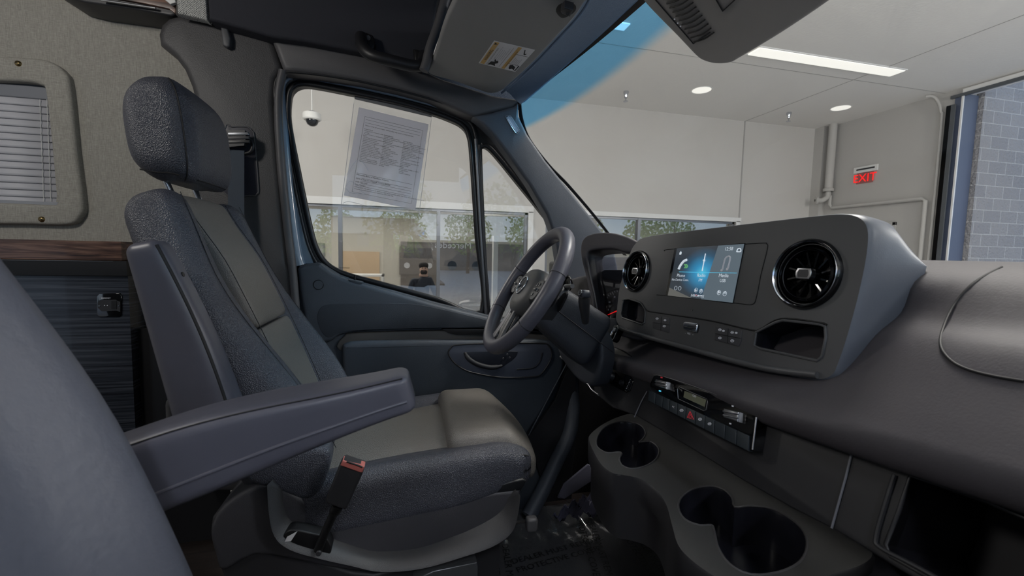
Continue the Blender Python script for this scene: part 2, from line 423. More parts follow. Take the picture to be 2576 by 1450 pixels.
# far wall with its showroom openings
wy0, wy1, wz = YF, YF + .25, P(1330, 533, Y=8.0).z
xa1 = P(1327, 600, Y=8).x; xb0 = P(1372, 600, Y=8).x; xb1 = P(1850, 560, Y=8).x
struct(boxes('wall_far', [((-9, wy0, wz), (XE + .3, wy1, ZC)), ((xa1, wy0, ZG), (xb0, wy1, wz)), ((xb1, wy0, ZG), (XE + .3, wy1, wz)), ((-9, wy0, ZG), (-5, wy1, wz))], 'wall_paint'))
xj = P(1868, 400, Y=8).x
struct(boxes('trim_1', [((xj - .012, wy0 - .012, wz - .1), (xj + .012, wy0 + .01, ZC)), ((xj - .006, -4, ZC - .003), (xj + .006, wy0, ZC + .01)), ((-9, 5.70, ZC - .003), (XE, 5.712, ZC + .01))], mat('joint', (165, 163, 160), .8)))
# white window surrounds
struct(boxes('trim_2', [((-5, wy0 - .03, wz - .02), (xa1 + .10, wy0 + .02, wz + .10)), ((xa1, wy0 - .03, ZG), (xa1 + .10, wy0 + .02, wz)), ((xb0 - .1, wy0 - .03, wz - .02), (xb1 + .12, wy0 + .02, wz + .07)), ((xb1, wy0 - .03, ZG), (xb1 + .10, wy0 + .02, wz))], 'white_paint', bevel=.004))
def shop_window(name, x0, x1, mull):
    t = thing(name, 'wide showroom window with dark aluminium mullions', 'window', ((x0 + x1) / 2, wy0 + .06, ZG)); t['kind'] = 'structure'
    for k in ('label', 'category'): del t[k]
    boxes('window_frame', [((x0, wy0 + .03, wz - .06), (x1, wy0 + .12, wz)), ((x0, wy0 + .03, ZG), (x1, wy0 + .12, ZG + .1))] + [((x - .03, wy0 + .02, ZG), (x + .03, wy0 + .13, wz)) for x in mull] + [((x0, wy0 + .03, ZG), (x0 + .05, wy0 + .12, wz)), ((x1 - .05, wy0 + .03, ZG), (x1, wy0 + .12, wz))], 'aluminium', t)
    box('pane', (x0 + .01, wy0 + .07, ZG + .02), (x1 - .01, wy0 + .076, wz - .01), 'showroom_glass', t)
shop_window('window_1', -5, xa1, [P(855, 600, Y=8).x, P(1103, 640, Y=8).x])
shop_window('window_2', xb0, xb1, [P(1610, 560, Y=8).x])
# showroom behind the glass
struct(box('floor', (-9, wy1, ZG), (XE + 3, 14, ZG + .02), mat('showroom_floor', (170, 166, 160), .25)))
struct(box('ceiling', (-9, wy1, 2.25), (XE + 3, 14, 2.4), 'ceiling_paint'))
struct(box('wall_showroom', (-9, 12.3, ZG), (XE + 3, 12.5, 2.3), 'beige'))
# exit wall with the open bay door
yj = 5.45
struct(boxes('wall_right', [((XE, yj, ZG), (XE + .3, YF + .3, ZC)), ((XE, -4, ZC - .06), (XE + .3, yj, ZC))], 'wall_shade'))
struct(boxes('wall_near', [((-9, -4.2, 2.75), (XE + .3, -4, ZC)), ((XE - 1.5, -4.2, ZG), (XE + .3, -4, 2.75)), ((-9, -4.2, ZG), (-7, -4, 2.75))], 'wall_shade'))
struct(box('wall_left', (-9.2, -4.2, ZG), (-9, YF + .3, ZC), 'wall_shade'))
d = P(2200, 562, X=XE); e_ = P(2256, 562, X=XE)
struct(boxes('door_1', [((XE - .03, e_.y, ZG), (XE, e_.y + .06, 1.78)), ((XE - .03, 7.2, ZG), (XE, 7.26, 1.78)), ((XE - .03, e_.y, 1.72), (XE, 7.26, 1.78)), ((XE - .02, e_.y + .06, 1.62), (XE, 7.2, 1.67)), ((XE - .02, e_.y + .06, ZG), (XE, e_.y + .13, 1.62)), ((XE - .02, e_.y + .5, ZG), (XE, 7.2, 1.62))], 'wall_shade', bevel=.004))
tag(box('door_light', (XE - .012, e_.y + .13, .7), (XE - .004, e_.y + .5, 1.62), mat('frosted', (190, 192, 196), .4, bump=('noise', 60, .5, .01))), 'pale glass light set in the grey exit door', 'door window')
# overhead door track and jamb
t = thing('overhead_door_track', 'grey steel overhead door track and jamb beside the open bay', 'door track', (XE - .1, yj, ZG))
boxes('jamb', [((XE - .02, yj - .02, ZG), (XE + .32, yj + .10, ZC - .1)), ], mat('jamb_shaded', (84, 94, 116), .5), t, bevel=.004)  # blue shade on the jamb face is put into its colour
boxes('track', [((XE - .09, yj + .10, ZG), (XE - .02, yj + .17, ZC - .25)), ((XE - .05, -4, ZC - .14), (XE + .0, yj + .15, ZC - .09)), ((XE - .09, yj + .04, ZG), (XE - .07, yj + .17, ZC - .25))], mat('track_steel', (88, 92, 96), .45, metal=.4), t, bevel=.003)
boxes('header_rail', [((XE - .03, -4, ZC - .10), (XE + .2, yj, ZC - .02))], 'white_paint', t, bevel=.004)
boxes('weather_strip', [((XE - .045, yj - .03, ZG), (XE - .02, yj - .005, ZC - .14))], 'white_paint', t)
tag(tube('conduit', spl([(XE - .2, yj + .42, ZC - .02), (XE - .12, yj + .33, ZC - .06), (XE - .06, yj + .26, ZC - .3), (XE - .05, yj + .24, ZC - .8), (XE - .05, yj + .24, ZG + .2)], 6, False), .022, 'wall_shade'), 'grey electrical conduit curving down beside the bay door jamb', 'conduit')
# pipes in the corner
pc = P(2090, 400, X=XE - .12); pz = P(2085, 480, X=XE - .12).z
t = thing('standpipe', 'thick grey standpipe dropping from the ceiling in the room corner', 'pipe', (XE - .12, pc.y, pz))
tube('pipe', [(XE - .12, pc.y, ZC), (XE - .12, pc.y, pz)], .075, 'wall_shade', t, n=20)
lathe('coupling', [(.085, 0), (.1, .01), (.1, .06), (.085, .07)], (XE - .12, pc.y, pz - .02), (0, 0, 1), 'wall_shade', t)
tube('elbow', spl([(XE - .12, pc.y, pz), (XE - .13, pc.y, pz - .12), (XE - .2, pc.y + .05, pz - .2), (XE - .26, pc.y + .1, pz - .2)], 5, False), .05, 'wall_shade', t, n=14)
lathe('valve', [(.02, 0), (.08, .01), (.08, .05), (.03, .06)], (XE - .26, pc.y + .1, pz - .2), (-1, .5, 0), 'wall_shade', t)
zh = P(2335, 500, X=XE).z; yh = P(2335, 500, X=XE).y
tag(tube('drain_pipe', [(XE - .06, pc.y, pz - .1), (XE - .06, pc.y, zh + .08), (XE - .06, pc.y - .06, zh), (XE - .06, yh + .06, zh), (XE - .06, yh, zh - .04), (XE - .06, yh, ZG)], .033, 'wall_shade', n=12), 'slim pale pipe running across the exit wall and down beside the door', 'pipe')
struct(boxes('trim_3', [((XE - .16, YF - .22, ZG), (XE, YF, ZC)), ], 'wall_shade'))
# exit sign
c0, c1 = P(2150, 432, X=XE), P(2211, 412, X=XE)
t = thing('exit_sign', 'red lettered exit sign on a white bracket, mounted on the grey wall', 'exit sign', (XE - .02, (c0.y + c1.y) / 2, c0.z - .25))
boxes('bracket', [((XE - .03, c1.y, c0.z - .05), (XE, c0.y, c0.z + .07))], 'white_paint', t, bevel=.005)
boxes('slot', [((XE - .034, c1.y + .05, c0.z + .0), (XE - .028, c0.y - .06, c0.z + .03))], 'black', t)
box('sign_panel', (XE - .026, c1.y + .07, c0.z - .27), (XE - .018, c0.y - .07, c0.z - .05), glassy('acrylic', (.9, .72, .72), .06), t)
text('lettering', [('EXIT', (XE - .03, (c0.y + c1.y) / 2, c0.z - .235), (0, -1, 0), (0, 0, 1), .225, 'CENTER')], 'red_print', t)
# ceiling fittings
q = [P(1905, 122, Z=ZC), P(2262, 181, Z=ZC)]
t = thing('strip_light', 'long lit strip light recessed in the bay ceiling', 'strip light', ((q[0].x + q[1].x) / 2, 5.3, ZC - .03))
box('diffuser', (q[0].x, 5.2, ZC - .02), (q[1].x, 5.42, ZC + .01), 'lamp', t); boxes('frame', [((q[0].x - .02, 5.18, ZC - .012), (q[1].x + .02, 5.2, ZC + .01)), ((q[0].x - .02, 5.42, ZC - .012), (q[1].x + .02, 5.44, ZC + .01))], 'white_paint', t)
q = P(1548, 62, Z=ZC); tag(box('ceiling_light', (q.x - .16, q.y - .08, ZC - .015), (q.x + .16, q.y + .08, ZC + .01), 'lamp'), 'small lit rectangular ceiling light seen through the blue windscreen band', 'ceiling light')
for i, (px, py) in enumerate([(1765, 227), (2115, 272)]):
    q = P(px, py, Z=ZC); t = thing('downlight', ['round recessed downlight between the two sprinkler heads', 'round recessed downlight nearest the exit wall corner'][i], 'downlight', (q.x, q.y, ZC - .02), 'downlights in the bay ceiling')
    lathe('trim_ring', [(.16, 0), (.175, -.006), (.19, .004), (.19, .01)], (q.x, q.y, ZC), (0, 0, 1), 'white_paint', t); lathe('lens', [(.0, -.002), (.155, -.002), (.16, .008)], (q.x, q.y, ZC), (0, 0, 1), 'lamp', t)
for i, (px, py) in enumerate([(1575, 230), (1985, 283)]):
    q = P(px, py, Z=ZC); t = thing('sprinkler', ['chrome fire sprinkler head on the ceiling, nearer the blue tint band', 'chrome fire sprinkler head on the ceiling, nearer the exit wall'][i], 'sprinkler', (q.x, q.y, ZC - .2), 'fire sprinklers on the bay ceiling')
    lathe('cup', [(.045, 0), (.05, -.02), (.025, -.09), (.022, -.11)], (q.x, q.y, ZC), (0, 0, 1), 'chrome', t)
    lathe('nozzle', [(.012, -.1), (.012, -.16), (.04, -.165), (.04, -.175), (0, -.175)], (q.x, q.y, ZC), (0, 0, 1), 'chrome', t)
q = P(785, 293, Y=7.0); t = thing('security_camera', 'white dome security camera hanging from a thin ceiling rod', 'security camera', (q.x, q.y, q.z - .12))
tube('rod', [(q.x, q.y, ZC), (q.x, q.y, q.z + .04)], .009, 'white_paint', t); tube('bracket', [(q.x, q.y, q.z + .07), (q.x, q.y, q.z + .02)], .05, 'aluminium', t)
lathe('housing', [(.06, .05), (.115, .045), (.125, .03), (.125, -.04), (.11, -.055), (0, -.055)], q, (0, 0, 1), 'white_paint', t)
lathe('dome', [(.085, -.055), (.083, -.08), (.065, -.115), (.035, -.135), (0, -.14)], q, (0, 0, 1), mat('dome_lens', (30, 32, 36), .08), t)
# outdoors: block wall seen through the bay door, ledge, trees and a low wall opposite
struct(box('wall_outside', (XE + .33, 5.36, ZG), (45, 5.7, 7), 'block'))
tag(box('wall_coping', (XE + .45, 4.9, .9), (30, 5.3, 1.0), 'white_paint'), 'white ledge running along the foot of the block wall outside', 'ledge')
struct(box('wall_yard', (-30, -30, ZG), (60, -29.5, 2.2), mat('yard_wall', (120, 118, 114), .9)))
def tree(x, y, h, label):
    t = thing('tree', label, 'tree', (x, y, ZG), 'trees outside behind the camera')
    tube('trunk', [(x, y, ZG), (x + .1, y, ZG + h * .5), (x, y + .1, ZG + h * .8)], [.16, .12, .05], 'bark', t)
    V_, F_ = [], []
    for i in range(900):
        a, b, rr = random.random() * 6.283, random.uniform(-1, 1), random.random() ** .4
        c = Vec((x + cos(a) * math.sqrt(1 - b * b) * rr * h * .34, y + sin(a) * math.sqrt(1 - b * b) * rr * h * .34, ZG + h * .62 + b * rr * h * .38))
        u = Vec((random.gauss(0, 1), random.gauss(0, 1), random.gauss(0, 1))).normalized() * random.uniform(.1, .22); w = u.orthogonal().normalized() * u.length * .6
        k = len(V_); V_ += [c - u, c - w, c + u, c + w]; F_.append([k, k + 1, k + 2, k + 3])
    mesh('foliage', V_, F_, 'leaf', t, smooth=False)
for i, nm in enumerate(['first', 'second', 'third', 'fourth', 'fifth', 'sixth', 'seventh', 'eighth', 'ninth']): tree(-16 + i * 5.3 + random.uniform(-.3, .3), -22 + random.uniform(-2, 2), random.uniform(5.2, 6.8), nm + ' leafy tree from the left in the row mirrored in the showroom glass')

# ---- inside the showroom: wall picture, board, desk, person, lamps
yw = 12.28
a, b = P(1008, 608, Y=yw), P(1200, 780, Y=yw)
t = thing('wall_mural', 'large grey photo mural of vehicles on the showroom back wall', 'mural', ((a.x + b.x) / 2, yw - .02, ZG + .3))
box('panel', (a.x, yw - .03, ZG + .35), (P(1330, 700, Y=yw).x, yw, a.z), mat('mural_print', (132, 124, 118), .6, var=((100, 94, 90), 1.1)), t)
def carshape(cx, cz, L, H, m):
    o = [(-.5, .1), (-.47, .42), (-.3, .55), (-.16, .92), (.14, 1), (.32, .6), (.48, .5), (.5, .12), (.38, .05), (-.38, .05)]
    plate('vehicle_picture', [(cx + x * L, yw - .034, cz + z * H) for x, z in o], (0, -.002, 0), m, t)
    for s in (-.3, .3): lathe('wheel_picture', [(0, 0), (H * .3, 0), (H * .3, .004)], (cx + s * L, yw - .036, cz + H * .12), (0, -1, 0), 'aluminium', t)
q = P(1168, 655, Y=yw); carshape(q.x, q.z - .2, 1.15, .42, mat('mural_dark', (100, 94, 92), .6))
q = P(1130, 745, Y=yw); carshape(q.x, q.z - .2, 2.1, .6, mat('mural_mid', (112, 106, 102), .6))
q = P(1052, 650, Y=yw)
plate('vehicle_picture', [(q.x + x, yw - .034, q.z + z) for x, z in ((-.5, -.45), (-.5, .3), (-.4, .38), (.42, .38), (.5, .3), (.5, -.45))], (0, -.002, 0), mat('mural_grey', (126, 120, 116), .6), t)
plate('vehicle_picture', [(q.x + x, yw - .038, q.z + z) for x, z in ((-.4, .0), (-.34, .28), (.34, .28), (.4, .0))], (0, -.002, 0), mat('mural_glass', (96, 92, 92), .6), t)
for s_ in (-.3, .3): lathe('headlight_picture', [(0, 0), (.08, 0), (.08, .004)], (q.x + s_, yw - .038, q.z - .2), (0, -1, 0), 'label_white', t, n=16)
text('lettering', [('Mercedes', P(1140, 625, Y=yw - .05), (-1, 0, 0), (0, 0, 1), .26, 'CENTER')], 'white_print', t)
q0, q1 = P(863, 632, Y=yw), P(955, 700, Y=yw)
tag(box('notice_board', (q0.x, yw - .04, q1.z - .3), (q1.x, yw, q0.z), 'tan_wood'), 'tan wooden board on the showroom wall left of the mural', 'board')
q0, q1 = P(800, 612, Y=yw), P(818, 680, Y=yw)
tag(box('framed_picture', (q0.x - .2, yw - .04, q1.z), (q1.x, yw, q0.z), mat('pic', (196, 196, 190), .5, var=((90, 90, 84), 3))), 'small framed picture at the left edge of the showroom window', 'picture')
q0, q1 = P(905, 690, Y=11), P(955, 740, Y=11)
t = thing('display_counter', 'low showroom counter with dark chairs tucked under it', 'counter', ((q0.x + q1.x) / 2, 11, ZG))
boxes('counter_body', [((q0.x - .6, 10.8, ZG), (q0.x - .54, 11.3, q0.z)), ((q1.x + .05, 10.8, ZG), (q1.x + .1, 11.3, q0.z)), ((q0.x - .6, 10.8, q0.z - .05), (q1.x + .1, 11.3, q0.z))], 'white_paint', t, bevel=.005)
boxes('counter_back', [((q0.x - .3, 11.2, ZG), (q1.x, 11.25, q0.z - .25))], 'dark_plastic', t)
tag(boxes('showroom_post', [((P(1240, 700, Y=9).x, 9.0, ZG), (P(1252, 700, Y=9).x, 9.15, 1.4)), ((P(1240, 700, Y=9).x - .08, 8.95, ZG), (P(1252, 700, Y=9).x + .08, 9.25, -.2))], 'white_paint', bevel=.01), 'white square post standing inside the showroom', 'post')
for i, (px, py) in enumerate([(822, 531), (868, 568), (1177, 548), (1137, 578), (1283, 583), (1590, 571)]):
    q = P(px, py, Z=2.25); t = tag(lathe('showroom_downlight', [(0, 0), (.14, 0), (.15, .012)], (q.x, min(q.y, 12.0), 2.24), (0, 0, 1), 'lamp', n=24),
        ['lit showroom downlight, leftmost, above the tan board', 'lit showroom downlight just right of the left mullion', 'lit showroom downlight left of the door window divider', 'lit showroom downlight above the mural', 'lit showroom downlight seen through the quarter window', 'lit showroom lamp in the right-hand showroom window'][i], 'downlight', 'downlights in the showroom ceiling')
# person
def person():
    b = P(1062, 663, Y=9.2); h = b.z - ZG; x, y = b.x, 9.2
    t = thing('person', 'man in a dark shirt with short dark hair walking behind the showroom glass', 'person', (x, y, ZG))
    J = {'pelvis': (0, 0, .53), 'chest': (0, .0, .72), 'neck': (0.01, -.01, .83), 'head0': (.02, -.012, .875), 'head1': (.02, -.01, .925), 'head2': (.012, -.002, .962),
         'sl': (-.11, .0, .80), 'el': (-.15, -.02, .63), 'wl': (-.05, -.12, .55), 'hl': (-.01, -.15, .54), 'sr': (.10, 0, .80), 'er': (.15, -.03, .64), 'wr': (.19, -.11, .56), 'hr': (.2, -.15, .55),
         'kl': (-.07, -.03, .28), 'al': (-.07, .03, .05), 'tl': (-.07, -.08, .015), 'kr': (.06, .02, .28), 'ar': (.08, .10, .06), 'tr': (.08, 0, .02), 'hipl': (-.05, 0, .49), 'hipr': (.05, 0, .49)}
    names = list(J); E_ = [('pelvis', 'chest'), ('chest', 'neck'), ('neck', 'head0'), ('head0', 'head1'), ('head1', 'head2'), ('chest', 'sl'), ('sl', 'el'), ('el', 'wl'), ('wl', 'hl'), ('chest', 'sr'), ('sr', 'er'), ('er', 'wr'), ('wr', 'hr'),
        ('pelvis', 'hipl'), ('hipl', 'kl'), ('kl', 'al'), ('al', 'tl'), ('pelvis', 'hipr'), ('hipr', 'kr'), ('kr', 'ar'), ('ar', 'tr')]
    rad = dict(pelvis=.085, chest=.095, neck=.034, head0=.042, head1=.056, head2=.045, sl=.045, el=.03, wl=.02, hl=.02, sr=.045, er=.03, wr=.02, hr=.02, kl=.04, al=.026, tl=.02, kr=.04, ar=.026, tr=.02, hipl=.06, hipr=.06)
    me = bpy.data.meshes.new('body'); me.from_pydata([Vec(J[n]) * h for n in names], [(names.index(a), names.index(b)) for a, b in E_], [])
    o = link('body', me, t); ORG[o.name] = Vec((x, y, ZG)); sk = o.modifiers.new('skin', 'SKIN'); o.modifiers.new('sub', 'SUBSURF').render_levels = 2
    for i, n in enumerate(names): me.skin_vertices[0].data[i].radius = (rad[n] * h, rad[n] * h * (.8 if n in ('chest', 'pelvis') else 1))
    me.skin_vertices[0].data[0].use_root = True
    m = bpy.data.materials.new('person_body'); m.use_nodes = True; tt = m.node_tree; bs = tt.nodes['Principled BSDF']; bs.inputs['Roughness'].default_value = .7
    tcn = tt.nodes.new('ShaderNodeTexCoord'); spn = tt.nodes.new('ShaderNodeSeparateXYZ'); tt.links.new(tcn.outputs['Object'], spn.inputs[0])
    mr = tt.nodes.new('ShaderNodeMath'); mr.operation = 'DIVIDE'; mr.inputs[1].default_value = h; tt.links.new(spn.outputs['Z'], mr.inputs[0])
    rp = tt.nodes.new('ShaderNodeValToRGB'); rp.color_ramp.interpolation = 'CONSTANT'; e = rp.color_ramp.elements
    e[0].position = 0; e[0].color = lin((40, 38, 40)); e[1].position = .5; e[1].color = lin((196, 150, 130)); k = e.new(.575); k.color = lin((40, 46, 60)); k = e.new(.838); k.color = lin((232, 190, 168))
    tt.links.new(mr.outputs[0], rp.inputs[0]); tt.links.new(rp.outputs[0], bs.inputs['Base Color']); me.materials.append(m)
    c = Vec((x, y, ZG)) + Vec((.018, .0, .945)) * h
    V0 = lambda v: c + Vec((v.x, v.y + .018, v.z + .018))
    rbox('hair', (.098, .105, .075), .072, lambda v: V0(v) + Vec((0, .02 * (v.z < 0), .03)), 'hair', t, mid=(2, 2, 2))
    rbox('beard', (.07, .04, .045), .038, lambda v: c + v + Vec((0, -.075, -.085)), 'hair', t, mid=(2, 2, 2))
    for s in (-1, 1): lathe('eye', [(0, .008), (.008, .004), (.01, 0)], c + Vec((s * .03, -.105, .0)), (0, -1, 0), 'hair', t, n=10)
    rbox('nose', (.012, .016, .02), .01, lambda v: c + v + Vec((0, -.112, -.025)), 'skin', t, mid=(1, 1, 1))
    rbox('mouth', (.024, .006, .005), .004, lambda v: c + v + Vec((0, -.114, -.062)), mat('lips', (150, 96, 90), .5), t, mid=(1, 1, 1))
    for s, w in ((-1, 'hl'), (1, 'hr')):
        hb = Vec((x, y, ZG)) + Vec(J[w]) * h
        for k in range(5):
            dv = Vec((s * (k - 2) * .016, -.02, -.02)); L = (.045, .06, .07, .065, .05)[k]
            tube('finger', [hb + dv * .6, hb + dv + Vec((0, -L * .6, -L * .2)), hb + dv + Vec((0, -L * .8, -L * .7))], [.011, .009, .007], 'skin', t, n=8)
person()
# chairs/vehicle glow behind right pane: dark car in the showroom
t = thing('showroom_car', 'dark car parked in the showroom behind the door glass', 'car', (3.0, 10.6, ZG))
q = P(1160, 730, Y=10.6)
rbox('body', (1.0, .8, .32), .2, lambda v: Vec((q.x + .9 + v.x * (1.1), 10.6 + v.y, ZG + .62 + v.z * (1 - .25 * abs(v.x)))), mat('car_dark', (40, 36, 40), .15, coat=1), t)
rbox('headlight', (.08, .03, .05), .03, lambda v: Vec((q.x + .2, 9.84, ZG + .72)) + v, 'lamp', t, mid=(1, 1, 1))
for s in (-.6, .6): lathe('wheel', [(0, .02), (.2, .02), (.3, 0), (.3, -.18), (0, -.18)], (q.x + .9 + s, 9.86, ZG + .3), (0, -1, 0), 'rubber', t)

# ================================================================== THE VAN CAB
def hit(o, px, py, off=0.0):
    bpy.context.view_layer.update()
    d = ray(px, py).normalized(); mi = o.matrix_world.inverted()
    ok, loc, nrm, i = o.ray_cast(mi @ CAM, (mi.to_3x3() @ d).normalized())
    if not ok: return None
    return (o.matrix_world @ loc) - d * off
YD = 1.66                                    # inner face of the driver's door
# ---- body shell: outer skin behind the trims, cab floor, roof
struct(box('floor', (-2.2, -.25, -.06), (1.25, 1.78, 0.0), 'floor_wood'))
struct(box('ceiling', (-2.2, -.26, 2.02), (.30, 1.80, 2.06), 'navy'))
struct(plate('wall_left', [(-2.2, 1.76, 0), (P(520, 900, Y=1.76).x, 1.76, 0), (P(520, 300, Y=1.76).x, 1.76, 2.02), (-2.2, 1.76, 2.02)], (0, .03, 0), 'fabric',
    holes=[PL([(-210, 195), (-60, 200), (100, 207), (120, 222), (143, 490), (141, 514), (-60, 508), (-210, 500)], Y=1.76)]))
# camper window: padded surround, screws, blind
FW = 1.76
t = thing('camper_window', 'grey fabric-wrapped window surround with brass screws on the camper wall', 'window surround', P(60, 565, Y=FW))
o_ = spl(PL([(-260, 128), (-240, 128), (-120, 134), (-40, 139), (60, 143), (120, 152), (158, 178), (173, 215), (190, 380), (206, 510), (198, 545), (168, 565), (60, 564), (-60, 563), (-240, 562), (-260, 562)], Y=FW - .028), 5)
i_ = spl(PL([(-222, 190), (-200, 190), (-60, 199), (60, 204), (98, 212), (112, 232), (128, 370), (143, 485), (140, 512), (118, 515), (20, 511), (-60, 508), (-200, 505), (-222, 505)], Y=FW - .028), 5)
plate('surround', o_, (0, .03, 0), 'fabric', t, holes=[i_], bevel=.011, seg=4)
for px, py in ((46, 160), (105, 552)):
    c = P(px, py, Y=FW - .028); lathe('screw', [(0, .006), (.004, .006), (.008, .003), (.009, 0), (.009, -.004)], c, (0, -1, 0), 'brass', t, n=20)
    boxes('screw_slot', [((c.x - .004, c.y - .0068, c.z - .0008), (c.x + .004, c.y - .0055, c.z + .0008))], 'black', t)
t = thing('venetian_blind', 'grey pleated blind lowered in the camper window', 'blind', P(60, 510, Y=FW))
x0 = P(-215, 300, Y=FW).x; x1 = P(146, 480, Y=FW).x; z1 = P(60, 205, Y=FW).z; z0 = P(60, 512, Y=FW).z
boxes('head_rail', [((x0, FW + .0, z1 - .05), (x1, FW + .03, z1 - .012)), ((x0, FW + .008, z1 - .012), (x1, FW + .03, z1 + .03))], mat('blind_rail', (128, 130, 136), .4), t, bevel=.003)
V_, F_ = [], []
n = 15; dz = (z1 - .05 - z0) / n
for i in range(n):
    zt = z1 - .05 - i * dz
    k = len(V_); prof = [(.006, .06), (.005, -.2), (.002, -.65), (.001, -.92), (.004, -1.06)]
    for xx in (x0, x1): V_ += [(xx, FW + y, zt + z * dz) for y, z in prof]
    F_ += [[k + j, k + j + 1, k + 5 + j + 1, k + 5 + j] for j in range(4)]
mesh('slats', V_, F_, mat('slat', (190, 190, 196), .5), t, solid=.001)
box('blind_backing', (x0, FW + .02, z0 - .02), (x1, FW + .03, z1), mat('blind_back', (150, 152, 158), .6), t)
for px in (100, 118):
    a = P(px, 250, Y=FW - .002); b = P(px + 10, 508, Y=FW - .002); tube('lift_cord', [a, b], .0008, 'white_paint', t, n=6)
boxes('bottom_rail', [((x0, FW - .004, z0 - .005), (x1, FW + .012, z0 + .008))], mat('blind_rail2', (150, 152, 158), .4), t, bevel=.002)
# cabinet
YC = 1.66
xr = P(327, 800, Y=YC).x; zt, zm, zb = P(313, 618, Y=YC).z, P(313, 657, Y=YC).z, P(327, 695, Y=YC).z
t = thing('galley_cabinet', 'dark streaked laminate cabinet with a walnut top against the camper wall', 'cabinet', (xr - .5, 1.70, 0))
box('countertop', (-2.0, YC - .005, zm), (xr - .012, 1.76, zt + .012), 'walnut', t, bevel=.003)
box('edge_band', (-2.0, YC - .012, zb), (xr + .004, 1.75, zm), 'black', t, bevel=.002)
box('body', (-2.0, YC, .0), (xr, 1.75, zb), 'laminate', t, bevel=.002)
tube('edge_highlight_strip', [(-1.2, YC - .013, zm - .001), (xr - .03, YC - .013, zm - .001)], .0012, 'satin', t, n=6)
c = PL([(243, 746), (249, 739), (300, 738), (305, 744), (304, 792), (298, 798), (250, 798), (243, 792)], Y=YC - .006)
pt = plate('outlet_panel', c, (0, .006, 0), 'piano', t, bevel=.0015)
plate('outlet_plate', PL([(246, 762), (257, 755), (290, 755), (302, 760), (302, 785), (292, 782), (256, 784), (246, 775)], Y=YC - .0075), (0, .0018, 0), 'dark_plastic', pt)
plate('usb_socket', PL([(280, 757), (293, 757), (293, 778), (280, 778)], Y=YC - .009), (0, .003, 0), 'black', pt)
for px in (250, 298): lathe('screw', [(0, .001), (.002, .001), (.003, 0)], P(px, 770, Y=YC - .008), (0, -1, 0), 'chrome', pt, n=12)
for px in (263, 270): lathe('indicator', [(0, .001), (.0012, .001), (.0014, 0)], P(px, 769, Y=YC - .008), (0, -1, 0), 'white_print', pt, n=8)
text('lettering', [('RENOGY', P(255, 752, Y=YC - .008), (1, 0, 0), (0, 0, 1), .0062, 'LEFT')], 'white_print', pt)
# treaded black step panel beside cabinet
struct(plate('trim_4', PL([(336, 828), (580, 828), (580, 1392), (230, 1392), (230, 1200), (336, 1200)], Y=1.70), (0, .03, 0), 'tread'))
# overhead cabinet at top left
t = thing('overhead_cabinet', 'walnut trimmed overhead cabinet corner at the top left', 'overhead cabinet', P(300, 10, Y=1.45))
f = PL([(-200, -240), (110, -40), (160, -8), (215, 6), (330, 22), (430, 40), (441, 36), (445, -250)], Y=1.64)
plate('cabinet_body', f, (0, .11, 0), 'dark_plastic', t, bevel=.006)
f = PL([(245, -12), (370, 10), (425, 22), (441, 34), (443, 4), (400, -14), (330, -40), (245, -60)], Y=1.63)
plate('fascia', f, (0, .012, 0), 'walnut', t, bevel=.002)
tube('light_strip', PL([(255, 0), (392, 20)], Y=1.625), .0035, 'satin', t, n=8)
tag(plate('corner_trim', PL([(395, -60), (425, -60), (442, 6), (428, 10), (410, -5)], Y=1.61), (0, .012, 0), 'white_paint', bevel=.002), 'pale vertical trim strip above the walnut overhead corner', 'trim')
tag(plate('privacy_curtain', PL([(438, -80), (512, -80), (522, 52), (510, 47), (446, 33)], Y=1.57), (0, .03, 0), 'weave', bevel=.006), 'light grey woven fabric strip hanging beside the overhead cabinet', 'curtain')
struct(boxes('wall_passenger_side', [((-.55, -.26, 0), (1.1, -.20, .98)), ((-2.2, -.26, 0), (-.55, -.20, 2.02)), ((-.55, -.26, 1.62), (.42, -.20, 2.02))], 'door_plastic'))
struct(box('trim_8', (-.75, .2, 1.90), (.42, 1.74, 1.93), 'navy'))

# ---- B pillar trim
b = PL([(398, 110), (394, 82), (402, 58), (420, 42), (450, 34), (530, 52), (600, 68), (682, 92), (692, 112), (712, 174), (694, 200), (690, 260), (702, 400), (716, 560), (724, 660), (744, 700), (756, 900), (764, 1060), (764, 1240), (500, 1240), (492, 700), (488, 480), (490, 260), (478, 215), (460, 172), (436, 140)], Y=1.62)
t = thing('pillar_trim', 'black grained plastic trim of the pillar behind the driver seat', 'pillar trim', P(640, 1240, Y=1.62))
plate('panel', b, (0, .10, 0), mat('pillar', (66, 65, 66), .5, bump=('voronoi', 420, .3, .0012)), t, bevel=.022, seg=5)
# raised vertical ridge along the door edge
rg = PL([(712, 178), (700, 250), (706, 400), (722, 560), (738, 700), (752, 900), (758, 1080)], Y=1.615)
tube('ridge', spl(rg, 5, False), .013, 'pillar_m' if 'pillar_m' in M else M['plastic'], t, n=12)
rs = spl(PL([(566, 326), (585, 320), (622, 320), (634, 330), (640, 348), (650, 470), (646, 488), (632, 492), (560, 480)], Y=1.617), 4)
plate('belt_recess', rs, (0, .01, 0), mat('recess', (46, 46, 56), .4), t, bevel=.003)
tube('recess_rim', rs, .0022, 'plastic', t, closed=True, n=8)
t = thing('seat_belt', 'dark blue-grey seat belt hanging from its guide on the pillar', 'seat belt', P(600, 700, Y=1.58))
def strap(name, c, w, th, m, parent):
    rings = []
    for i, p in enumerate(c):
        rings.append([p + Vec((-w, -th, 0)), p + Vec((w, -th, 0)), p + Vec((w, th, 0)), p + Vec((-w, th, 0))])
    return loft(name, rings, m, parent, ang=30)
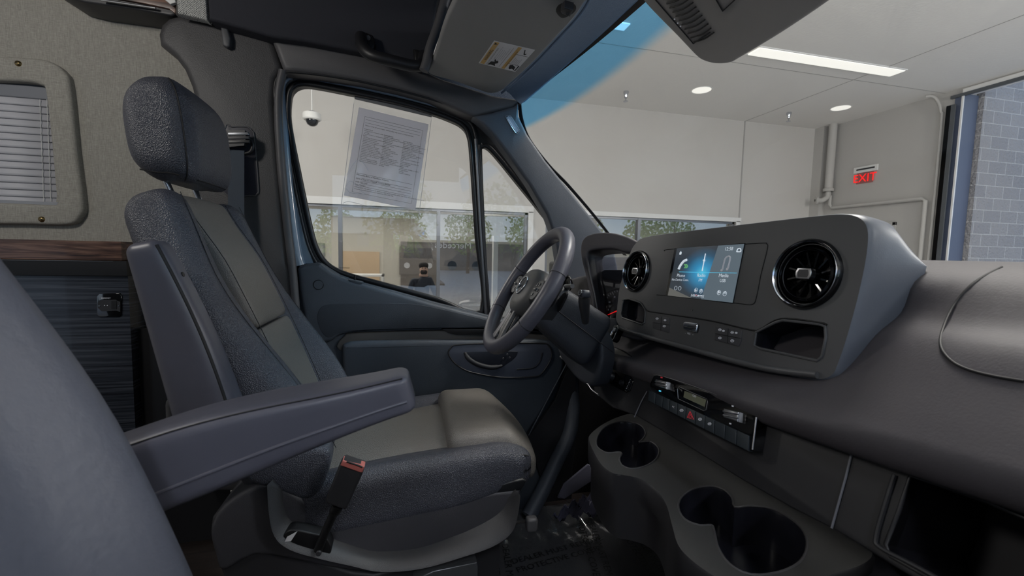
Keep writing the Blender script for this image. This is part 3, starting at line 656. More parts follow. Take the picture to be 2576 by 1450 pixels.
strap('webbing', [P(x, y, Y=YY) for x, y, YY in ((594, 378, 1.585), (594, 430, 1.580), (594, 560, 1.57), (596, 800, 1.55))], .023, .0009, mat('webbing', (52, 62, 74), .7, bump=('noise', 900, .5, .0006)), t)
gx = [P(x, y, Y=1.60) for x, y in ((568, 334), (624, 334), (627, 352), (622, 372), (575, 376), (566, 364))]
plate('belt_guide', gx, (0, -.03, 0), 'rubber', t, bevel=.006)
for k in range(3):
    plate('guide_cap', PL([(572, 333 + 10 * k), (624 + 2 * k, 332 + 10 * k), (627, 340 + 10 * k), (573, 341 + 10 * k)], Y=1.568), (0, .01, 0), ['aluminium', 'dark_plastic', 'rubber'][k], t, bevel=.002)
tube('guide_loop', spl(PL([(570, 372), (600, 386), (628, 384), (636, 366), (630, 352)], Y=1.59), 5, False), .006, 'black', t)
tag(plate('coat_hook', PL([(554, 66), (560, 61), (570, 64), (579, 96), (578, 116), (570, 119), (560, 113)], Y=1.60), (0, .022, 0), mat('hook', (74, 75, 78), .5), bevel=.005), 'small grey plastic coat hook on the pillar trim below the headliner', 'coat hook')
# ---- header trim above the door, overhead shelf and headliner
h_ = PL([(678, 88), (760, 100), (900, 126), (1070, 176), (1110, 196), (1240, 238), (1312, 250), (1296, 272), (1240, 284), (1192, 296), (1130, 268), (1080, 246), (1000, 224), (900, 202), (800, 186), (742, 180), (712, 178), (694, 130)], Y=1.60)
tag(plate('door_header_trim', h_, (0, .10, 0), M['plastic'], bevel=.018, seg=5), 'dark grained trim above the driver door window, below the grab handle', 'header trim')
# overhead shelf bulk
sh = PL([(518, -60), (524, 48), (600, 68), (684, 92), (760, 102), (905, 130), (1010, 158), (1064, 176), (1078, 150), (1092, 60), (1110, -80)], Y=1.56)
t = thing('overhead_shelf', 'dark navy carpeted overhead shelf above the driver door', 'overhead shelf', P(800, 120, Y=1.56))
plate('shelf_face', sh, (0, .18, 0), 'navy', t, bevel=.012, seg=4)
lip = PL([(1128, -30), (1112, 30), (1100, 70), (1082, 120), (1072, 160), (1066, 178)], Y=1.46)
tube('shelf_end_roll', spl(lip, 5, False), [.015] * 26, 'plastic', t, n=14)
t = thing('grab_handle', 'black plastic grab handle on the dark headliner', 'grab handle', P(980, 150, Y=1.5))
tube('grip', spl([P(908, 92, Y=1.53), P(912, 118, Y=1.50), P(936, 140, Y=1.48), P(980, 152, Y=1.475), P(1040, 166, Y=1.48), P(1062, 160, Y=1.49), P(1066, 140, Y=1.54)], 6, False), .0185, mat('handle_black', (30, 30, 33), .45), t, n=16)
plate('mounting_foot', PL([(902, 84), (914, 78), (938, 88), (944, 108), (940, 124), (908, 122), (898, 100)], Y=1.53), (0, .03, 0), 'black', t, bevel=.006)
plate('mounting_foot', PL([(1040, 122), (1066, 128), (1070, 150), (1062, 168), (1044, 166)], Y=1.535), (0, .03, 0), 'black', t, bevel=.006)
lathe('screw', [(0, .003), (.006, .003), (.008, 0)], P(926, 95, Y=1.528), (0, -1, 0), 'aluminium', t, n=16)
# ---- windscreen: curved pane with frit border
WE = spl(PL([(1306, 252), (1309, 300), (1326, 350), (1374, 413), (1423, 462), (1495, 545), (1570, 640)], Y=1.615), 6, False)
def wedge(u): q = max(0, min(.9999, u)) * (len(WE) - 1); i = int(q); return WE[i].lerp(WE[i + 1], q - i)
def wsx(u, y):      # u 0 top .. 1 bottom
    k = ((y - .8) / .82) ** 2
    cen_ = Vec((.62, y, 1.76)).lerp(Vec((1.12, y, .98)), u); cen_.x += .05 * sin(pi * u)
    e_ = wedge(u); p = cen_.lerp(Vec((e_.x, y, e_.z)), min(1, k)); return p
# headliner strip between visor and windscreen, in 3D a band running across the cab
hl_o = [P(1100, 215, Y=1.60), P(1310, 256, Y=1.60), P(1300, 240, Y=1.60)]
edge = [wsx(0.0, y) + Vec((-.004, 0, -.004)) for y in (1.60, 1.42, 1.2, .95, .5, .1)]
V_, F_ = [], []
for p in spl(edge, 6, False):
    prof = [(0.012, -.012), (-.004, -.022), (-.02, -.012), (-.05, .014), (-.085, .03), (-.10, .06), (-.3, .10), (-.3, .16), (.0, .06)]
    V_ += [p + Vec((a, 0, b)) for a, b in prof]
n = len(prof); L = len(V_) // n
F_ = [[i * n + j, i * n + (j + 1) % n, (i + 1) * n + (j + 1) % n, (i + 1) * n + j] for i in range(L - 1) for j in range(n)]
F_.append(list(range(n)))
tag(plate('headliner_corner', spl(PL([(1050, 160), (1140, 190), (1240, 212), (1330, 180), (1350, 200), (1316, 246), (1300, 280), (1240, 270), (1110, 222)], Y=1.64), 3), (0, .05, 0), mat('headliner_shaded', (66, 78, 94), .95, bump=('noise', 420, .7, .003))), 'blue-grey textured headliner corner between the visor and windscreen pillar', 'headliner')  # darker copy of the headliner, the corner's shade put into its colour
tag(mesh('headliner', V_, F_, 'headliner'), 'blue-grey textured headliner strip along the top of the windscreen', 'headliner')
V_, F_ = [], []
NU, NV = 18, 30
for i in range(NU + 1):
    for j in range(NV + 1): V_.append(wsx(i / NU, 1.615 - 1.63 * j / NV))
F_ = [[i * (NV + 1) + j, i * (NV + 1) + j + 1, (i + 1) * (NV + 1) + j + 1, (i + 1) * (NV + 1) + j] for i in range(NU) for j in range(NV)]
t = thing('windscreen', 'large curved windscreen with a blue tinted band along its top', 'windscreen', (1.0, .8, 1.0))
gl_ = mesh('glass', V_, F_, 'windscreen_glass', t, ang=180)
at_ = gl_.data.attributes.new('below_band', 'FLOAT', 'POINT')
for i in range(NU + 1):
    for j in range(NV + 1):
        y = 1.615 - 1.63 * j / NV; k = min(1, ((y - .8) / .82) ** 2); at_.data[i * (NV + 1) + j].value = i / NU - (.115 + .135 * k)
sd_ = gl_.modifiers.new('solid', 'SOLIDIFY'); sd_.thickness = .004; sd_.offset = 0
def strip(name, fn, N_, w0, w1, m):
    V_, F_ = [], []
    for i in range(N_ + 1): V_ += [fn(i / N_, w0), fn(i / N_, w1)]
    F_ = [[2 * i, 2 * i + 1, 2 * i + 3, 2 * i + 2] for i in range(N_)]
    return mesh(name, V_, F_, m, t, solid=.003)
off = Vec((-.006, 0, -.002))
strip('frit_border', lambda s, w: wsx(w, 1.61 - 1.62 * s) + off, 40, -.01, .038, mat('frit', (58, 52, 48), .6))
strip('frit_border', lambda s, w: wsx(s, 1.615 - w) + off, 30, 0, .012, 'black')
# ---- A pillar trim
ap = PL([(1190, 292), (1240, 282), (1296, 266), (1304, 258), (1306, 292), (1328, 338), (1372, 402), (1440, 486), (1500, 562), (1544, 616), (1560, 700), (1420, 760), (1412, 690), (1398, 600), (1376, 540), (1330, 462), (1280, 392), (1240, 338), (1214, 312)], Y=1.585)
t = thing('windscreen_pillar_trim', 'blue-grey trim of the windscreen pillar with an airbag badge', 'pillar trim', P(1480, 760, Y=1.585))
plate('panel', ap, (0, .06, 0), 'plastic_blue', t, bevel=.012, seg=4)
bd = plate('airbag_badge', PL([(1273, 296), (1279, 292), (1286, 294), (1306, 326), (1304, 332), (1297, 334)], Y=1.583), (0, .004, 0), mat('badge', (150, 162, 178), .4), t, bevel=.001)
tube('badge_rim', spl(PL([(1273, 296), (1279, 292), (1286, 294), (1306, 326), (1304, 332), (1297, 334)], Y=1.582), 3), .0009, 'satin', t, closed=True, n=6)
a, b = P(1280, 298, Y=1.581), P(1301, 331, Y=1.581); text('badge_lettering', [('AIRBAG', a, b - a, Vec((0, -1, 0)).cross((b - a).normalized()) * -1, .012, 'LEFT')], 'white_print', t)
# ---- sun visor
vn = Vec((.10, .13, 1)).normalized(); vp = P(1240, 235, Z=1.615)
vo = [(1076, 176), (1090, 150), (1118, 60), (1150, -10), (1180, -80), (1500, -80), (1486, -10), (1470, 10), (1448, 44), (1400, 96), (1340, 160), (1290, 206), (1262, 230), (1240, 236), (1222, 234), (1205, 228), (1140, 205), (1086, 190)]
t = thing('sun_visor', 'grey folded-up sun visor with a yellow and white warning sticker', 'sun visor', PP(1240, 150, vp, vn))
plate('pad', spl(PPL(vo, vp, vn), 4), vn * .02, 'visor', t, bevel=.008, seg=4)
tube('edge_piping', spl(PPL([(1500, -60), (1482, 0), (1452, 46), (1404, 98), (1344, 162), (1292, 210), (1262, 234)], vp + vn * .02, vn), 5, False), .004, 'headliner', t, n=8)
u0 = PPL([(1243, 103), (1346, 126), (1296, 181), (1204, 159)], vp - vn * .0012, vn)
def quad(A, s, tt): return A[0].lerp(A[1], s).lerp(A[3].lerp(A[2], s), tt)
def qpoly(A, l): return [quad(A, s, tt) for s, tt in l]
def lift(l, k): return [p - vn * k for p in l]
lb = plate('warning_sticker', u0, vn * .001, 'label_white', t)
def qb(name, s0, s1, t0, t1, m, k=.0004, A=u0, par=None): return plate(name, lift(qpoly(A, [(s0, t0), (s1, t0), (s1, t1), (s0, t1)]), k), vn * .0002, m, par or lb)
qb('sticker_band', .03, .14, .02, .98, 'label_tan'); qb('sticker_band', .60, .69, .02, .98, 'label_tan')
qb('sticker_rule', .52, .525, .1, .95, 'black_print'); qb('sticker_rule', .69, .98, .30, .31, 'black_print'); qb('sticker_rule', .69, .98, .72, .73, 'black_print'); qb('sticker_bar', .95, .98, .73, .97, 'black_print')
ud = (u0[0] - u0[3]); vd = (u0[3].lerp(u0[0], .5) - u0[2].lerp(u0[1], .5))
def st(s, tt): return quad(u0, s, tt) - vn * .0008
vv = (u0[0] - u0[1]).normalized(); uu = (u0[0] - u0[3]).normalized()
T_ = [('WARNING', st(.125, .56), uu, vv, .0125, 'CENTER'), ('EVEN WITH ADVANCED AIR BAGS', st(.215, .95), uu, vv, .0062, 'LEFT'), ('WARNING: HIGHER ROLLOVER RISK', st(.68, .86), uu, vv, .0056, 'LEFT')]
for k, s in enumerate(['Children can be killed or seriously injured by the air bag', 'The back seat is the safest place for children', 'Never put a rear-facing child seat in the front', 'Always use seat belts and child restraints', 'See owner manual for more information about air bags']):
    T_.append((s, st(.28 + .047 * k, .66), uu, vv, .0030, 'LEFT'))
for k, s in enumerate(['Avoid abrupt maneuvers', 'and excessive speed.', 'Always buckle up.', 'See owner manual', 'for further information.']): T_.append((s, st(.745 + .04 * k, .70), uu, vv, .0038, 'LEFT'))
text('sticker_lettering', T_, 'black_print', lb)
for A_ in ([(.22, .96), (.25, .80), (.33, .78), (.40, .70), (.44, .80), (.38, .86), (.42, .95), (.3, .93)], [(.30, .66), (.34, .70), (.36, .76), (.32, .76)], [(.74, .78), (.80, .74), (.9, .80), (.93, .94), (.86, .9), (.8, .95), (.76, .88)], [(.78, .08), (.80, .07), (.86, .22), (.9, .2), (.88, .26), (.84, .25)], [(.05, .05), (.13, .09), (.05, .13)]):
    plate('sticker_pictogram', lift(qpoly(u0, A_), .0005), vn * .0002, 'black_print', lb)
vc = thing('visor_clip', 'small black retaining clip at the visor corner', 'clip', PP(1425, 35, vp, vn))
plate('clip_base', spl(PPL([(1398, 30), (1404, 14), (1420, 8), (1446, 12), (1448, 28), (1430, 42), (1412, 46)], vp - vn * .001, vn), 3), vn * .012, 'black', vc, bevel=.002)
plate('clip_block', PPL([(1410, 30), (1420, 20), (1442, 26), (1434, 44), (1414, 36)], vp - vn * .02, vn), vn * .02, 'dark_plastic', vc, bevel=.003)
tube('clip_bore', [PP(1428, 35, vp - vn * .022, vn), PP(1428, 35, vp - vn * .01, vn)], .004, 'black', vc)
# ---- sensor housing at the top of the windscreen
mc = [(1596, -30), (1616, 6), (1650, 44), (1700, 94), (1748, 144), (1770, 158), (1800, 165), (1836, 163), (1862, 150), (1900, 128), (1960, 92), (2040, 40), (2110, -10), (2140, -40)]
mp = Vec((.70, .88, 1.49)); mn = Vec((-.42, 0, -1)).normalized()
# lower face slopes gently up towards the cab
t = thing('sensor_housing', 'dark grey ribbed sensor housing at the top of the windscreen', 'sensor housing', PP(1810, 60, mp, mn))
plate('cover', spl(PPL(mc, mp, mn), 4), -mn * .06, mat('sensor_cover', (142, 139, 136), .5, bump=('noise', 300, .1, .001)), t, bevel=.012, seg=4)
mp2 = mp + mn * .0015
for k in range(14):
    s = k / 13
    A = Vec((1647 + 98 * s, -34 + 140 * s)); B = A + Vec((51, -24))
    lx = [PP(A.x, A.y, mp2, mn), PP((A.x + B.x) / 2 + 2, (A.y + B.y) / 2 + 4, mp2, mn), PP(B.x, B.y, mp2, mn)]
    tube('vent_slot', spl(lx, 4, False), .0015, 'black', t, n=6)
for a_, b_ in (((1632, -20), (1744, 110)), ((1786, 82), (1744, 110)), ((1796, -10), (1818, 28)), ((1818, 28), (1870, -20))): tube('cover_seam', [PP(*a_, mp2, mn), PP(*b_, mp2, mn)], .0012, 'seam', t, n=6)
for px, py in ((1697, 48), (1705, 58), (1712, 66)): lathe('indicator', [(0, .001), (.0015, .001), (.0015, 0)], PP(px, py, mp2 + mn * .001, mn), mn, 'white_print', t, n=8)

# ================================================================== DRIVER'S DOOR
G1 = [(727, 310), (726, 250), (734, 224), (758, 212), (800, 216), (890, 234), (1000, 257), (1080, 280), (1130, 298), (1164, 316), (1180, 345), (1188, 420), (1200, 600), (1212, 784), (1100, 753), (950, 712), (888, 696), (850, 682), (822, 664), (800, 634), (782, 580), (752, 440)]
G2 = [(1207, 384), (1212, 370), (1226, 369), (1250, 392), (1310, 466), (1366, 536), (1396, 580), (1408, 650), (1412, 700), (1412, 800), (1240, 800), (1228, 780), (1216, 600)]
YG = 1.70
g1, g2 = spl(PL(G1, Y=YG - .02), 3), spl(PL(G2, Y=YG - .02), 3)
t = thing('cab_door', 'driver door with dark window frame, quarter light and moulded blue-grey lining', 'door', (.0, YG, 0.05))
DO = [(692, 240), (690, 208), (706, 188), (744, 180), (900, 202), (1080, 246), (1192, 284), (1240, 326), (1290, 384), (1340, 450), (1400, 540), (1430, 640), (1440, 800), (1450, 1000), (1440, 1180), (1380, 1330), (790, 1330), (760, 1100), (740, 700), (722, 560), (704, 400)]
plate('door_frame', spl(PL(DO, Y=YG - .018), 3), (0, .05, 0), 'rubber', t, holes=[g1, g2], bevel=.004)
# painted inner reveal along rear edge and top
pv = spl(PL([(756, 668), (748, 640), (736, 560), (722, 440), (712, 330), (706, 262), (708, 222), (722, 202), (752, 195), (830, 206), (960, 232), (1080, 262), (1170, 294), (1220, 328), (1270, 386), (1340, 480), (1386, 550), (1404, 600)], Y=YG - .03), 5, False)
N_ = len(pv)
tube('painted_reveal', pv, [.017 - .011 * sm(.28, .45, i / N_) for i in range(N_)], 'paint', t, n=14)
wide = PL([(736, 665), (712, 440), (702, 280), (708, 230), (720, 290), (736, 440), (764, 560), (782, 640), (790, 664)], Y=YG - .026)
plate('painted_reveal', wide, (0, .01, 0), 'paint', t, bevel=.004)
def seal(pts, r, m, Y, name='window_seal', n=12): tube(name, spl(PL(pts, Y=Y), 4), r, m, t, closed=True, n=n)
seal(G1, .0095, 'rubber', YG - .024); seal(G2, .009, 'rubber', YG - .024)
o1 = [(Vec((x, y)) - Vec((970, 480))) for x, y in G1]
seal([(970 + v.x * (1 + 17 / max(60, v.length)), 480 + v.y * (1 + 17 / max(60, v.length))) for v in o1], .005, 'dark_plastic', YG - .028)
tube('divider_trim', PL([(1196, 350), (1207, 560), (1222, 790)], Y=YG - .03), .006, 'aluminium', t)
tube('weather_seal', spl(PL([(742, 700), (722, 560), (704, 420), (694, 280), (692, 214), (706, 190), (744, 182), (900, 204), (1080, 248), (1190, 288)], Y=1.612), 5, False), .005, 'rubber', t)
plate('window_glass', PL(G1, Y=YG), (0, .004, 0), 'glass', t)
plate('quarter_glass', PL(G2, Y=YG), (0, .004, 0), 'glass', t)
text('glass_marking', [('TEMPERED', P(852, 676, Y=YG - .002), (1, 0, 0), (0, 0, 1), .008, 'LEFT'), ('AS2 M2084', P(852, 684, Y=YG - .002), (1, 0, 0), (0, 0, 1), .006, 'LEFT')], 'black_print', t)
# lining: base, upper bulge, groove, lower pad
low = [(750, 700), (752, 668), (800, 660), (812, 664), (830, 676), (856, 692), (900, 708), (1000, 734), (1100, 762), (1224, 792), (1320, 812), (1440, 830), (1450, 1000), (1444, 1100), (1340, 1340), (790, 1340), (762, 1100)]
plate('door_lining', PL(low, Y=YG - .045), (0, .04, 0), 'door_plastic', t, bevel=.006)
belt = [(750, 700), (752, 672), (798, 662), (812, 668), (834, 684), (860, 698), (900, 712), (1000, 739), (1100, 767), (1224, 797), (1330, 818), (1420, 836), (1400, 840), (1215, 828), (1100, 828), (960, 832), (890, 836), (850, 846), (830, 860), (790, 860), (764, 800)]
plate('upper_lining', spl(PL(belt, Y=YG - .075), 3), (0, .05, 0), 'door_plastic', t, bevel=.014, seg=4)
# shallow hollow in the upper lining, its shade put into a darker colour
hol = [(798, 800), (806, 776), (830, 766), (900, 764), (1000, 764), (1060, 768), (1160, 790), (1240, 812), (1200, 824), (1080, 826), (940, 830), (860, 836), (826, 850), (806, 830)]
plate('lining_step', spl(PL(hol, Y=YG - .0765), 4), (0, .004, 0), mat('door_plastic_shaded', (54, 60, 68), .55, bump=('voronoi', 600, .25, .0009)), t, bevel=.0015)
lathe('access_cap', [(0, .0012), (.0145, .0012), (.0152, .0005), (.0158, -.001), (.0175, -.001), (.0175, -.003)], P(801, 717, Y=YG - .0755), (0, -1, 0), 'door_plastic', t, n=32)
tube('cap_groove', ell(P(801, 717, Y=YG - .0762), (1, 0, 0), (0, 0, 1), .0165, .0165), .0008, 'black', t, closed=True, n=6)
plate('door_ledge', spl(PL([(846, 872), (866, 846), (900, 838), (1110, 832), (1250, 838), (1396, 846), (1396, 870), (1150, 866), (1130, 870), (900, 874), (866, 886)], Y=YG - .066), 2), (0, .03, 0), mat('ledge', (84, 82, 80), .45), t, bevel=.005)
plate('door_trim_strip', PL([(1112, 829), (1230, 829), (1300, 832), (1300, 842), (1150, 843), (1128, 838)], Y=YG - .078), (0, .02, 0), 'rubber', t, bevel=.002)
pad = [(860, 880), (868, 866), (900, 860), (1000, 858), (1110, 857), (1250, 857), (1380, 858), (1420, 900), (1400, 980), (1330, 1090), (1280, 1180), (900, 1200), (872, 1000), (862, 940)]
plate('lower_pad', spl(PL(pad, Y=YG - .085), 3), (0, .05, 0), 'door_plastic', t, bevel=.016, seg=4)
bowl = [(1128, 890), (1134, 876), (1152, 868), (1250, 864), (1360, 864), (1380, 870), (1388, 890), (1382, 912), (1362, 940), (1340, 948), (1260, 950), (1190, 938), (1160, 926), (1140, 910)]
bw = spl(PL(bowl, Y=YG - .092), 4)
plate('handle_plate', bw, (0, .012, 0), mat('handle_plate', (84, 90, 104), .4), t, bevel=.004)
tube('handle_plate_rim', bw, .0028, 'dark_plastic', t, closed=True)
hb = spl(PL([(1170, 892), (1180, 886), (1290, 884), (1302, 888), (1296, 900), (1278, 914), (1256, 926), (1220, 924), (1190, 912)], Y=YG - .0935), 4)
plate('handle_bowl', hb, (0, .004, 0), mat('bowl', (40, 44, 54), .4), t, bevel=.001)
tube('pull_handle', spl([P(1170, 888, Y=YG - .10), P(1180, 904, Y=YG - .115), P(1204, 918, Y=YG - .118), P(1236, 925, Y=YG - .115), P(1262, 921, Y=YG - .10)], 5, False), [.006] * 3 + [.009] * 15 + [.006] * 3, mat('pull', (34, 36, 42), .6), t, n=12)
for px, py in ((1266, 902), (1276, 892), (1282, 900)): lathe('lock_switch', [(0, .002), (.003, .002), (.004, 0)], P(px, py, Y=YG - .096), (0, -1, 0), 'aluminium', t, n=12)
tube('armrest_hollow_edge', spl(PL([(1300, 930), (1340, 926), (1358, 910), (1364, 888)], Y=YG - .094), 5, False), .0022, 'dark_plastic', t)
tube('speaker_grille_edge', PL([(1330, 1096), (1440, 888)], Y=YG - .09), .003, 'door_plastic', t)
gr = PL([(1398, 1010), (1440, 890), (1452, 1000), (1440, 1150), (1360, 1200), (1330, 1100)], Y=YG - .088)
plate('speaker_grille', gr, (0, .02, 0), mat('grille', (34, 36, 42), .7, bump=('voronoi', 900, .8, .002)), t)
t = thing('lock_pin', 'black door lock pin standing in its oval base on the window ledge', 'lock pin', P(892, 712, Y=YG - .05))
tube('pin', PL([(893, 712), (893, 692)], Y=YG - .055), .0035, 'black', t); plate('pin_base', spl(PL([(876, 704), (893, 706), (912, 711), (904, 716), (890, 714)], Y=YG - .072), 4), (0, .04, 0), 'door_plastic', t, bevel=.002)
# exterior mirror seen through the wheel
t = thing('door_mirror', 'dark exterior mirror housing just outside the quarter window', 'mirror', P(1395, 760, Y=1.86))
q = P(1396, 700, Y=1.86); rbox('housing', (.016, .05, .075), .014, lambda v: q + v, 'rubber', t, mid=(2, 3, 3))
tube('mirror_arm', [q + Vec((0, 0, -.06)), q + Vec((.03, -.10, -.14))], .014, 'rubber', t)
# ---- paper in a clear sleeve taped to the window
YS = YG - .012
SQ = PL([(893, 238), (1087, 283), (1053, 548), (858, 515)], Y=YS)
t = thing('window_notice', 'grey printed notice sheet in a clear plastic sleeve taped to the window', 'notice', P(955, 545, Y=YS))
V_, F_ = [], []; nn = 16
for i in range(nn + 1):
    for j in range(nn + 1):
        p = quad(SQ, i / nn, j / nn); w = .0016 * sin(i * .9 + j * .4) * (j / nn) + .003 * math.exp(-((j - 13) / 2.5) ** 2) * sin(i * .8)
        V_.append(p + Vec((0, -.0035 + w, 0)))
F_ = [[i * (nn + 1) + j, i * (nn + 1) + j + 1, (i + 1) * (nn + 1) + j + 1, (i + 1) * (nn + 1) + j] for i in range(nn) for j in range(nn)]
mesh('sleeve', V_, F_, 'sleeve', t)
plate('top_seal', [p + Vec((0, -.003, 0)) for p in PL([(893, 238), (1087, 283), (1086, 296), (892, 250)], Y=YS)], (0, .001, 0), mat('seal_strip', (128, 128, 128), .6), t)
for a_, b_ in (((890, 260), (859, 514)), ((1085, 300), (1053, 548))): tube('sleeve_edge', [P(*a_, Y=YS - .004), P(*b_, Y=YS - .004)], .0009, 'label_white', t, n=6)
for l in ([(872, 440), (884, 420), (898, 404), (912, 408), (926, 430)], [(870, 470), (880, 456), (892, 462), (910, 482), (920, 488), (900, 487), (880, 484), (870, 474)], [(862, 512), (880, 508), (930, 520), (990, 530), (1040, 540)]):
    tube('sleeve_crease', spl(PL(l, Y=YS - .006), 5, False), .0007, mat('crease', (215, 222, 232), .1), t, n=6)
PQ = PL([(903, 270), (1078, 313), (1045, 528), (865, 492)], Y=YS - .001)
pp = plate('sheet', PQ, (0, .0006, 0), 'paper', t)
pu = (PQ[1] - PQ[0]).normalized(); pvv = (PQ[0] - PQ[3]).normalized()
def pq(s, tt): return quad(PQ, s, tt) + Vec((0, -.001, 0))
def frame_line(a, b, r=.0004, par=pp): tube('rule', [pq(*a), pq(*b)], r, 'black_print', par, n=4)
for a_, b_ in (((.10, .085), (.93, .085)), ((.93, .085), (.93, .94)), ((.93, .94), (.10, .94)), ((.10, .94), (.10, .085)), ((.12, .115), (.90, .115)), ((.12, .15), (.90, .15)), ((.12, .72), (.90, .72)), ((.2, .77), (.90, .77)), ((.2, .80), (.90, .80)), ((.2, .83), (.9, .83)), ((.12, .86), (.90, .86))): frame_line(a_, b_)
cols = [['Frame & Body', ' Frame-cracks, corrective welds, or rusted', '  through', ' Dog tracks-bent or twisted frame', 'Engine', ' Oil leakage, excluding normal seepage', ' Cracked block or head', ' Belts missing or inoperable', ' Knocks or misses related to camshaft', '  lifters and push rods', ' Abnormal exhaust discharge', 'Transmission & Drive Shaft', ' Improper fluid level or leakage', ' Cracked or damaged case visible', ' Abnormal noise or vibration', ' Improper shifting or functioning in gear', ' Manual clutch slips or chatters', 'Differential', ' Improper fluid level, leakage', ' Cracked or damaged housing', ' Abnormal noise or vibration'],
    ['Cooling System', ' Leakage including radiator', ' Improperly functioning water pump', 'Electrical System', ' Battery leakage', ' Improperly functioning alternator, generator,', '  battery, or starter', 'Fuel System', ' Visible leakage', 'Inoperable Accessories', ' Gauges or warning devices', ' Air conditioner', ' Heater & Defroster', 'Brake System', ' Failure warning light broken', ' Pedal not firm under pressure', ' Not enough pedal reserve', ' Does not stop vehicle in straight line', ' Hoses damaged', 'Air Bags'],
    ['Steering System', ' Too much free play at wheel', ' Free play in linkage more than 1/4 inch', ' Steering gear binds or jams', ' Front wheels aligned improperly', ' Power unit belts cracked or slipping', 'Suspension System', ' Ball joint seals damaged', ' Structural parts bent or damaged', ' Stabilizer bar disconnected', ' Spring broken', ' Shock absorber mounting loose', 'Tires', ' Tread depth less than 2/32 inch', ' Sizes mismatched', ' Visible damage', 'Wheels', ' Visible cracks, damage or repairs', 'Exhaust System', ' Leakage', ' Catalytic Converter']]
T_ = [('Here is a list of some major defects that may occur in used vehicles.', pq(.125, .185), pu, pvv, .0062, 'LEFT')]
for ci, c in enumerate(cols):
    for k, s in enumerate(c): T_.append((s, pq(.12 + .28 * ci, .225 + .03 * ci * .6 + .0182 * k), pu, pvv, .0052, 'LEFT'))
T_ += [('Mercedes-Benz of Northern Arizona', pq(.12, .745), pu, pvv, .0075, 'LEFT'), ('5375 N Test Dr, Flagstaff, Arizona 86004', pq(.12, .79), pu, pvv, .0072, 'LEFT'), ('(928) 226-2440', pq(.12, .825), pu, pvv, .0066, 'LEFT'), ('Sales Manager', pq(.12, .855), pu, pvv, .0066, 'LEFT'),
    ('IMPORTANT: The information on this form is part of any contract to buy this vehicle. Removing this label before', pq(.12, .885), pu, pvv, .0054, 'LEFT'), ('consumer purchase is a violation of federal law (16 C.F.R. 455).', pq(.12, .905), pu, pvv, .0054, 'LEFT')]
text('printed_text', T_, 'black_print', pp)

